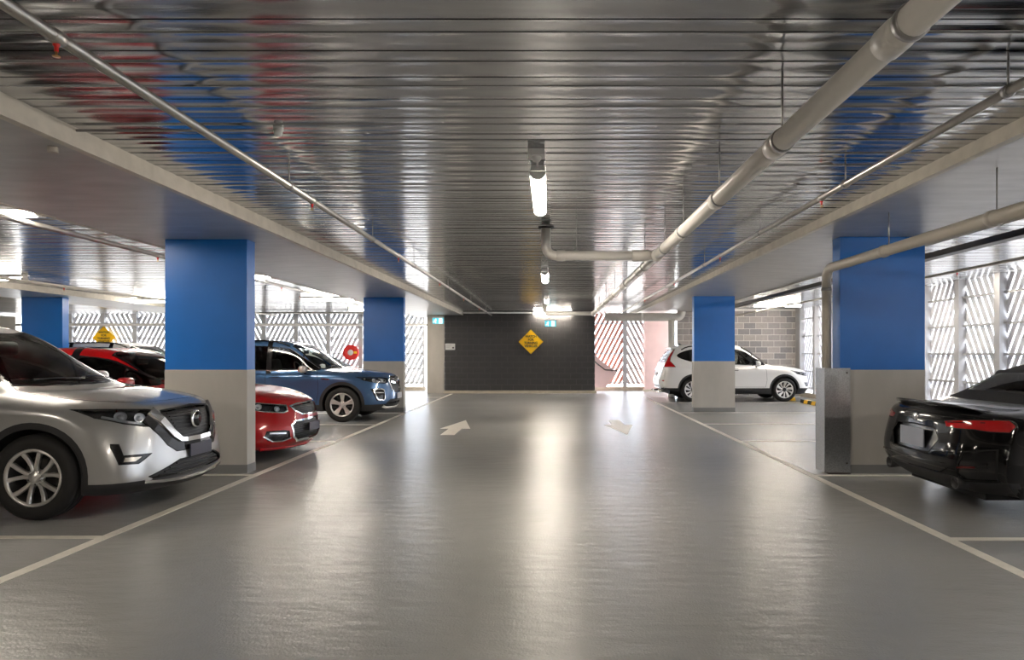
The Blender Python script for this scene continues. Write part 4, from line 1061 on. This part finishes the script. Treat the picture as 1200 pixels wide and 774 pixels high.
def cr_decor(H, car, pm):
    ls = lamp(H, car, 'headlamp'); bulb(H, ls, 'x', .70, .82, .04); bulb(H, ls, 'x', .58, .79, .034)
    g = H.panel('grille', 'grille', M_BLACK, car, inset=.03)[0]
    hbars(H, car, [.62, .68, .74, .79], [.34, .40, .42, .40], .03, M_CHROME, parent=g, off=-.01)
    H.panel('fog_surround', 'fog_surround', M_TRIM, car, pair=True, inset=.01)
    H.panel('tail_lamp', 'tail_lamp', M_TAIL, car, pair=True)
    plate(car, H, .52, .37, .12, M_PLATEW); plate(car, H, .78, .37, .12, M_PLATEW, -1)
    H.strip('tailgate_trim', [(-.45, .90), (0, .91), (.45, .90)], 'x', .05, .02, M_CHROME, car, -1)
    H.strip('rear_reflector', [(.70, .60), (.78, .60)], 'x', .04, .006, M_TAIL, car, -1, mirror=True)
    H.strip('bumper_lip', [(-.74, .40), (-.4, .385), (0, .38), (.4, .385), (.74, .40)], 'x', .05, .02, M_CHROME, car, -1)
    p, n = H.hit('z', 4.0, 0)
    rbox('roof_spoiler', (4.0, 0, p.z-.012), (.26, 1.06, .05), .022, pm, car, rot=(.12, 'Y'))
    for sy in (.5, -.5): MB().tube([(4.35, sy, .27), (4.55, sy, .27)], .035, 14).build('exhaust', M_CHROME, car)
    roof_rails(H, car, 2.3, 3.85, .60, M_TRIM, .055); antenna(H, car, 3.75, M_TRIM); wipers(H, car, 1.2)
    H.strip('sill_line', [(1.55, 1.045), (2.2, 1.055), (3.0, 1.075), (3.5, 1.10)], 'y', .012, .008, M_CHROME, car, mirror=True)
CR = dict(XT); CR.update(kind='suv', L=4.53, xf=.93, xr=3.56, R=.345, AR=.385, rr=.235, wy=.895, wheel='blade', lip=.055, clad_z=.39,
    st=[(.10, (.02, .09, .22, .45), .88, (.42, .875), (.63, .86), (.79, .81)),
        (.50, (.01, .04, .10, .25), .98, (.46, .975), (.70, .95), (.865, .87)),
        (.88, (.01, .05, .12, .20), 1.035, (.52, 1.03), (.74, 1.0), (.89, .91)),
        (1.15, (.05, .24, .28, .26), 1.07, (.70, 1.065), (.775, 1.02), (.895, .93)),
        (1.60, (.03, .14, .18, .12), 1.36, (.65, 1.29), (.785, 1.035), (.90, .94)),
        (2.05, (.02, .08, .08, .08), 1.58, (.60, 1.54), (.79, 1.045), (.905, .95)),
        (2.70, Z4_, 1.645, (.60, 1.60), (.79, 1.06), (.905, .96)),
        (3.40, Z4_, 1.635, (.59, 1.585), (.785, 1.08), (.905, .97)),
        (4.00, (0, -.02, -.02, 0), 1.575, (.55, 1.53), (.765, 1.13), (.89, .99)),
        (4.37, (-.02, -.05, -.10, -.14), 1.10, (.62, 1.09), (.72, 1.06), (.85, .97))],
    rows=[dict(f=(.03, .70, .81, .45, 0), s=[(.5, .77, .012), (2.3, .77, .010), (4.3, .80, .010)], b=(4.46, .85, .86, -.16, 0)),
          dict(f=(0, .50, .835, .40, 0), s=[(.5, .55, .010), (2.3, .56, -.002), (4.3, .60, .006)], b=(4.53, .62, .865, -.2, 0)),
          dict(f=(.02, .36, .83, .36, 0), s=[(.5, .36, 0), (2.3, .36, -.012), (4.3, .42, -.006)], b=(4.52, .44, .855, -.2, 0)),
          dict(f=(.12, .22, .79, .36, 0), s=[(.5, .22, -.05), (2.3, .23, -.07), (4.3, .30, -.05)], b=(4.42, .31, .80, -.2, 0))],
    dlo=[('dlo', [(1.46, 1.065), (1.80, 1.285), (2.12, 1.46), (2.7, 1.535), (3.4, 1.515), (3.78, 1.44), (3.98, 1.32), (3.75, 1.20), (3.3, 1.12), (2.2, 1.075)], None)],
    pillars=[(2.50, 1.04, 2.56, 1.60, .09), (3.32, 1.06, 3.42, 1.58, .07), (1.82, 1.04, 1.82, 1.35, .03)], wseeds=[(2.1, 1.25), (2.95, 1.3), (3.62, 1.32), (1.70, 1.12)], privacy=2,
    screen=[(1.175, 0), (1.20, .25), (1.29, .48), (1.405, .675), (1.72, .625), (2.09, .57), (2.05, .30), (2.035, 0)], screen_seed=(1.6, .1),
    rearwin=[(0, 1.48), (.42, 1.46), (.56, 1.22), (.52, 1.14), (0, 1.12)], rear_seed=(.1, 1.3),
    gaps=[[(1.54, 1.13), (1.46, .9), (1.44, .62), (1.48, .42), (2.52, .42), (2.54, 1.15)], [(2.52, .42), (3.06, .42), (3.20, .66), (3.34, .80), (3.39, 1.20)]],
    gaps_top=[[(1.405, .675), (1.25, .745), (.85, .735), (.55, .68), (.36, .58), (.26, .42), (.21, .2), (.20, 0)]], doors=[(2.0, .75), (2.9, .75)], bonnet=(.7, .2),
    handles=[(2.33, .92), (3.2, .94)], mirror=(1.72, 1.06, .2), cabin=(1.5, 1.03), cuts=cr_cuts, decor=cr_decor)

# ---- red sedan
def co_cuts(H, side, front, rear):
    fpoly(H, [(.48, .715), (.60, .735), (.74, .765), (.83, .79), (.82, .70), (.72, .645), (.56, .622), (.50, .64)], 'headlamp', .014, 'lamp_edge')
    open_trace(H, [(0, .735), (.32, .724), (.44, .70), (.39, .635), (.27, .580), (0, .575)], 'grille', .018, 'grille_edge', (.1, .66))
    open_trace(H, [(0, .515), (.42, .505), (.50, .455), (.48, .30), (.38, .235), (0, .225)], 'intake', .022, 'grille_edge', (.1, .36))
    fpoly(H, [(.55, .385), (.62, .40), (.80, .405), (.83, .34), (.80, .285), (.62, .275), (.54, .305)], 'fog_surround', .008)
def co_decor(H, car, pm):
    ls = lamp(H, car, 'headlamp'); bulb(H, ls, 'x', .72, .715, .042); bulb(H, ls, 'x', .60, .68, .036)
    H.panel('lamp_edge', 'lamp_bezel', M_CHROME, car, pair=True, inset=-.002); H.panel('grille_edge', 'grille_surround', M_CHROME, car, inset=-.004)
    g = H.panel('grille', 'grille', M_BLACK, car, inset=.03)[0]
    hbars(H, car, [.60+.022*k for k in range(6)], [.25, .31, .36, .38, .39, .33], .008, M_BLACK, parent=g, off=-.024)
    ii = H.panel('intake', 'lower_grille', M_BLACK, car, inset=.035)
    if ii: hbars(H, car, [.25+.03*k for k in range(8)], [.35, .42, .45, .46, .47, .47, .45, .40], .010, M_BLACK, parent=ii[0], off=-.028)
    plate(car, H, .40, .37, .11, M_PLATE)
    H.panel('fog_surround', 'fog_surround', M_TRIM, car, pair=True, inset=.014)
    H.strip('fog_blade', [(.53, .295), (.64, .268), (.76, .275), (.84, .345)], 'x', .022, .012, M_CHROME, car, mirror=True)
    H.strip('running_lamp', [(.60, .362), (.70, .37), (.78, .378)], 'x', .022, .006, M_REFL, car, mirror=True)
    H.strip('front_splitter', [(-.80, .185), (-.5, .172), (0, .168), (.5, .172), (.80, .185)], 'x', .03, .03, pm, car)
    H.strip('bonnet_vent', [(.80, .36), (.98, .38)], 'z', .07, .004, M_BLACK, car, mirror=True)
    H.panel('tail_lamp', 'tail_lamp', M_TAIL, car, pair=True); antenna(H, car, 3.55, pm); wipers(H, car, 1.48)
    for q in (.14, -.14): pass
CO = dict(XT); CO.pop('hatch'); CO.update(kind='sedan', L=4.95, xf=.92, xr=3.835, R=.345, AR=.375, rr=.245, tw=.235, wy=.93, wheel='ten', lip=0, clad_z=0, clear=.16,
    st=[(.10, (.02, .09, .26, .52), .765, (.40, .765), (.64, .75), (.81, .715)),
        (.52, (.01, .04, .12, .30), .89, (.46, .895), (.72, .86), (.905, .77)),
        (.98, (.01, .05, .12, .20), .955, (.50, .955), (.77, .92), (.935, .80)),
        (1.42, (.05, .26, .30, .26), 1.0, (.68, .99), (.80, .955), (.94, .83)),
        (1.90, (.03, .16, .18, .12), 1.235, (.64, 1.165), (.81, .965), (.945, .835)),
        (2.36, (.02, .08, .08, .08), 1.415, (.57, 1.365), (.81, .975), (.945, .84)),
        (3.0, Z4_, 1.465, (.565, 1.415), (.81, .985), (.945, .85)),
        (3.6, Z4_, 1.415, (.55, 1.355), (.80, .995), (.945, .86)),
        (4.1, (-.01, -.04, -.06, 0), 1.23, (.57, 1.16), (.785, 1.005), (.94, .87)),
        (4.45, (-.01, -.04, -.06, 0), 1.075, (.60, 1.055), (.755, 1.005), (.92, .87)),
        (4.84, (-.01, -.04, -.10, -.22), 1.06, (.52, 1.05), (.70, .995), (.84, .88))],
    rows=[dict(f=(.03, .58, .85, .48, .02), s=[(.5, .68, .012), (2.3, .68, .008), (4.5, .72, .01)], b=(4.91, .86, .85, -.24, -.05)),
          dict(f=(.0, .40, .875, .42, .02), s=[(.5, .46, .006), (2.3, .46, -.008), (4.5, .50, .004)], b=(4.95, .55, .87, -.26, 0)),
          dict(f=(.02, .25, .875, .38, .01), s=[(.5, .27, 0), (2.3, .27, -.015), (4.5, .32, -.01)], b=(4.92, .35, .86, -.26, 0)),
          dict(f=(.12, .165, .83, .38, 0), s=[(.5, .17, -.05), (2.3, .17, -.06), (4.5, .22, -.05)], b=(4.8, .24, .80, -.26, 0))],
    dlo=[('dlo', [(1.72, .995), (2.10, 1.185), (2.45, 1.315), (3.0, 1.365), (3.6, 1.315), (4.02, 1.17), (4.14, 1.07), (3.9, 1.03), (3.0, 1.01), (2.3, 1.0)], None)],
    pillars=[(2.82, .97, 2.88, 1.42, .10), (3.78, 1.0, 3.70, 1.36, .05)], wseeds=[(2.3, 1.15), (3.3, 1.18), (3.92, 1.11)], privacy=0,
    screen=[(1.45, 0), (1.475, .25), (1.56, .48), (1.69, .655), (2.06, .60), (2.42, .54), (2.375, .30), (2.355, 0)], screen_seed=(1.9, .1),
    rearwin=[(3.66, 0), (3.66, .45), (4.05, .53), (4.36, .56), (4.40, .3), (4.41, 0)], rear_seed=(4.0, .1),
    gaps=[[(1.80, 1.05), (1.62, .85), (1.60, .55), (1.66, .27), (2.84, .27), (2.86, 1.08)], [(2.84, .27), (3.36, .27), (3.50, .55), (3.72, .74), (3.76, 1.10)]],
    gaps_top=[[(1.69, .655), (1.5, .765), (1.0, .755), (.66, .70), (.42, .58), (.28, .40), (.21, .2), (.19, 0)]], doors=[(2.2, .65), (3.2, .7)], bonnet=(.9, .2),
    handles=[(2.62, .82), (3.58, .84)], mirror=(1.98, .99, .2), cabin=(1.75, .97), cuts=co_cuts, decor=co_decor)

# ---- black convertible (seen from the rear)
def zf_cuts(H, side, front, rear):
    L = 4.32; rc = lambda c, n: c.x > 3.2 and n.x > .03
    fpoly(H, [(.42, .80), (.52, .815), (.70, .835), (.85, .845), (.895, .80), (.87, .745), (.78, .742), (.70, .752), (.56, .748), (.45, .752)], 'tail_lamp', .008, 'gap', (.74, .80), cond=lambda c, n: c.x > 3.6 and n.x > -.25 and c.y > .3 and c.z > .65)
    open_trace(H, [(0, .735), (.32, .725), (.40, .63), (.30, .50), (0, .495)], 'plate_recess', .012, 'gap', (.1, .6), cond=rc)
    H.trace([(0, .345), (.42, .345), (.55, .41), (.80, .44)], 'x', .010, 'gap', lambda c, n: c.x > 3.6 and n.x > .03)
    fpoly(H, [(.66, .56), (.84, .60), (.845, .46), (.83, .33), (.62, .30), (.60, .36)], 'rear_duct', .012, 'gap', cond=lambda c, n: c.x > 3.6 and c.y > .4 and c.z < .7)
    H.clip([(-1, -1), (1, -1), (1, .335), (-1, .335)], 'x', 'diffuser', lambda c, n: c.x > 3.9 and n.x > -.1)
    # folding fabric roof: everything of the cabin above the belt behind the windscreen header
    H.clip([(2.30, .985), (2.24, 1.20), (2.22, 1.6), (3.66, 1.6), (3.66, .94), (3.3, .96)], 'y', 'soft_top', lambda c, n: c.z > .93)
def zf_decor(H, car, pm):
    ft = H.panel('soft_top', 'soft_top', M_FABRIC, car)
    H.panel('tail_lamp', 'tail_lamp', M_TAIL, car, pair=True)
    for k in (0, 1):
        q = H.strip('lamp_strip', [(.46, .792), (.60, .803), (.74, .812)], 'x', .012, .006, M_TAILDK, car, -1)
        if k: q[0].data.transform(Matrix.Scale(-1, 4, (0, 1, 0)))
    pr = H.panel('plate_recess', 'plate_recess', M_TRIM, car, inset=.03)
    plate(car, H, .615, .40, .17, mat('plate_pale', (.30, .32, .38), .25), -1, off=-.006)
    H.panel('rear_duct', 'rear_duct', M_TRIM, car, pair=True, inset=.012)
    H.panel('diffuser', 'diffuser', M_CLAD, car)
    for sy in (.56, -.56):
        e = MB().lathe([(.050, -.05), (.056, .0), (.056, .06), (.046, .06), (.044, -.05)], (4.16, sy, .275), 'x', 24).build('exhaust', M_ALLOYDK, car)
        MB().lathe([(0, 0), (.045, 0)], (4.14, sy, .275), 'x', 24).build('exhaust_bore', M_BLACK, e)
    # boot lid spoiler
    P = []; mb = MB(); n = 16; rings = []
    for k in range(n+1):
        y = -.66+1.32*k/n; e = max(.0, 1-(abs(y)/.67)**6)
        x = 4.20-.16*(abs(y)/.66)**3; p, nn = H.hit('z', x-.06, y)
        z = p.z
        rings.append([(x-.20, y, z-.010), (x-.10, y, z+.016*e), (x+.02, y, z+.042*e), (x+.045, y, z+.046*e), (x+.03, y, z+.02*e), (x-.03, y, z-.02)])
    for a, b in zip(rings, rings[1:]): mb.add(a+b, [(k, (k+1) % 6, 6+(k+1) % 6, 6+k) for k in range(6)], True)
    mb.add(rings[0], [tuple(range(6))]); mb.add(rings[-1], [tuple(range(6))[::-1]]); mb.build('spoiler', pm, car)
    H.strip('rear_reflector', [(.62, .42), (.74, .44)], 'x', .018, .005, M_TAILDK, car, -1, mirror=True)
    H.strip('bumper_crease', [(-.80, .47), (-.5, .43), (0, .42), (.5, .43), (.80, .47)], 'x', .02, .012, pm, car, -1)
    p, n = H.hit('x', 0, .80, -1)
    MB().lathe([(0, .012), (.036, .010), (.040, .0)], (p.x-.002, 0, .80), 'x', 24).build('badge', M_CHROME, car)
    wipers(H, car, 1.62)
ZF = dict(CO); ZF.update(kind='convertible', L=4.32, xf=.83, xr=3.30, R=.34, AR=.365, rr=.25, tw=.25, wy=.915, wheel='black', lip=0, clear=.13,
    st=[(.12, (.03, .10, .25, .50), .70, (.42, .70), (.65, .69), (.80, .65)),
        (.55, (.01, .04, .12, .26), .83, (.45, .84), (.72, .83), (.88, .71)),
        (1.1, (.01, .04, .08, .12), .90, (.50, .91), (.76, .895), (.91, .75)),
        (1.50, (.04, .22, .24, .2), .96, (.66, .945), (.78, .925), (.905, .78)),
        (1.92, (.03, .14, .12, .08), 1.14, (.62, 1.08), (.775, .94), (.90, .79)),
        (2.30, (.02, .06, .05, .05), 1.265, (.53, 1.225), (.765, .945), (.895, .80)),
        (2.75, Z4_, 1.30, (.52, 1.255), (.76, .945), (.90, .81)),
        (3.15, Z4_, 1.245, (.52, 1.18), (.76, .945), (.918, .825)),
        (3.62, (0, -.02, -.02, 0), .955, (.56, .945), (.745, .925), (.928, .835)),
        (3.92, (0, -.02, -.04, 0), .915, (.56, .905), (.73, .890), (.915, .83)),
        (4.20, (-.01, -.04, -.12, -.28), .895, (.50, .885), (.70, .865), (.86, .825))],
    rows=[dict(f=(.03, .55, .84, .46, 0), s=[(.5, .62, .012), (2.3, .62, -.005), (3.6, .68, .008), (4.2, .70, .005)], b=(4.27, .70, .885, -.32, .03)),
          dict(f=(.0, .38, .87, .42, 0), s=[(.5, .42, .004), (2.3, .42, -.02), (3.6, .48, .004), (4.2, .5, 0)], b=(4.32, .49, .885, -.32, .02)),
          dict(f=(.02, .24, .87, .38, 0), s=[(.5, .25, 0), (2.3, .24, -.02), (4.2, .32, -.01)], b=(4.28, .33, .865, -.30, 0)),
          dict(f=(.12, .14, .83, .38, 0), s=[(.5, .14, -.05), (2.3, .14, -.07), (4.2, .2, -.06)], b=(4.12, .20, .80, -.28, 0))],
    dlo=[('dlo', [(1.74, .965), (2.05, 1.095), (2.33, 1.175), (2.70, 1.19), (2.98, 1.12), (3.02, .985), (2.4, .97)], None)],
    pillars=[], wseeds=[(2.3, 1.05)], privacy=0,
    screen=[(1.53, 0), (1.55, .25), (1.62, .45), (1.73, .64), (2.02, .58), (2.31, .505), (2.27, .28), (2.255, 0)], screen_seed=(1.9, .1),
    rearwin=[(3.22, 0), (3.22, .35), (3.46, .44), (3.48, 0)], rear_seed=(3.35, .1), rear_src='soft_top',
    gaps=[[(1.82, 1.02), (1.62, .8), (1.60, .5), (1.66, .24), (2.78, .24), (2.88, .6), (2.99, 1.02)]],
    gaps_top=[[(1.73, .64), (1.58, .74), (1.1, .72), (.65, .68), (.42, .58), (.3, .4), (.24, .2), (.22, 0)], [(3.70, 0), (3.70, .50), (3.76, .64), (3.95, .64), (4.08, .60)]], doors=[(2.2, .65)], bonnet=(.9, .2),
    handles=[(2.72, .80)], mirror=(1.95, .97, .2), cabin=(1.75, .80), cuts=zf_cuts, decor=zf_decor)

def car_from(S, label, pm, **kw):
    T = dict(S); T.update(label=label, paint=pm, **kw); return build_car(T)
CARS = [
 (XT, 'silver SUV parked nose out beside the blue and concrete column', paint('silver_paint', (.50, .50, .495), .75, .30), -3.38, 6.41, {}),
 (CO, 'red sedan parked between the column and the blue SUV', paint('red_paint', (.42, .003, .006), .1, .3, .3, .8), -3.28, 9.22, {}),
 (FO, 'blue SUV with roof rails parked beyond the red sedan', paint('blue_metallic', (.045, .115, .25), .5, .3), -3.25, 14.28, {'mirror_mat': mat('mirror_pale', (.55, .50, .47), .25, .6)}),
 (CR, 'white SUV parked nose in by the block wall', paint('white_paint', (.80, .79, .77), 0.0, .3), 7.66, 20.0, {}),
 (ZF, 'black soft-top convertible showing its tail and spoiler', paint('black_paint', (.003, .003, .0035), 0.0, .2, .1, .75), 3.40+4.32, 6.32, {}),
 (FO, 'white SUV roof with dark rails showing beyond the red sedan', paint('white_paint', (.80, .79, .77), 0.0, .3), -8.45, 17.2, {}),
 (CO, 'white sedan windscreen showing behind the blue SUV bonnet', paint('white_paint', (.80, .79, .77), 0.0, .3), -4.45, 19.75, {}),
]
for S, lab, pm, X, Y, kw in CARS: place(car_from(S, lab, pm, **kw), X, Y, PI)
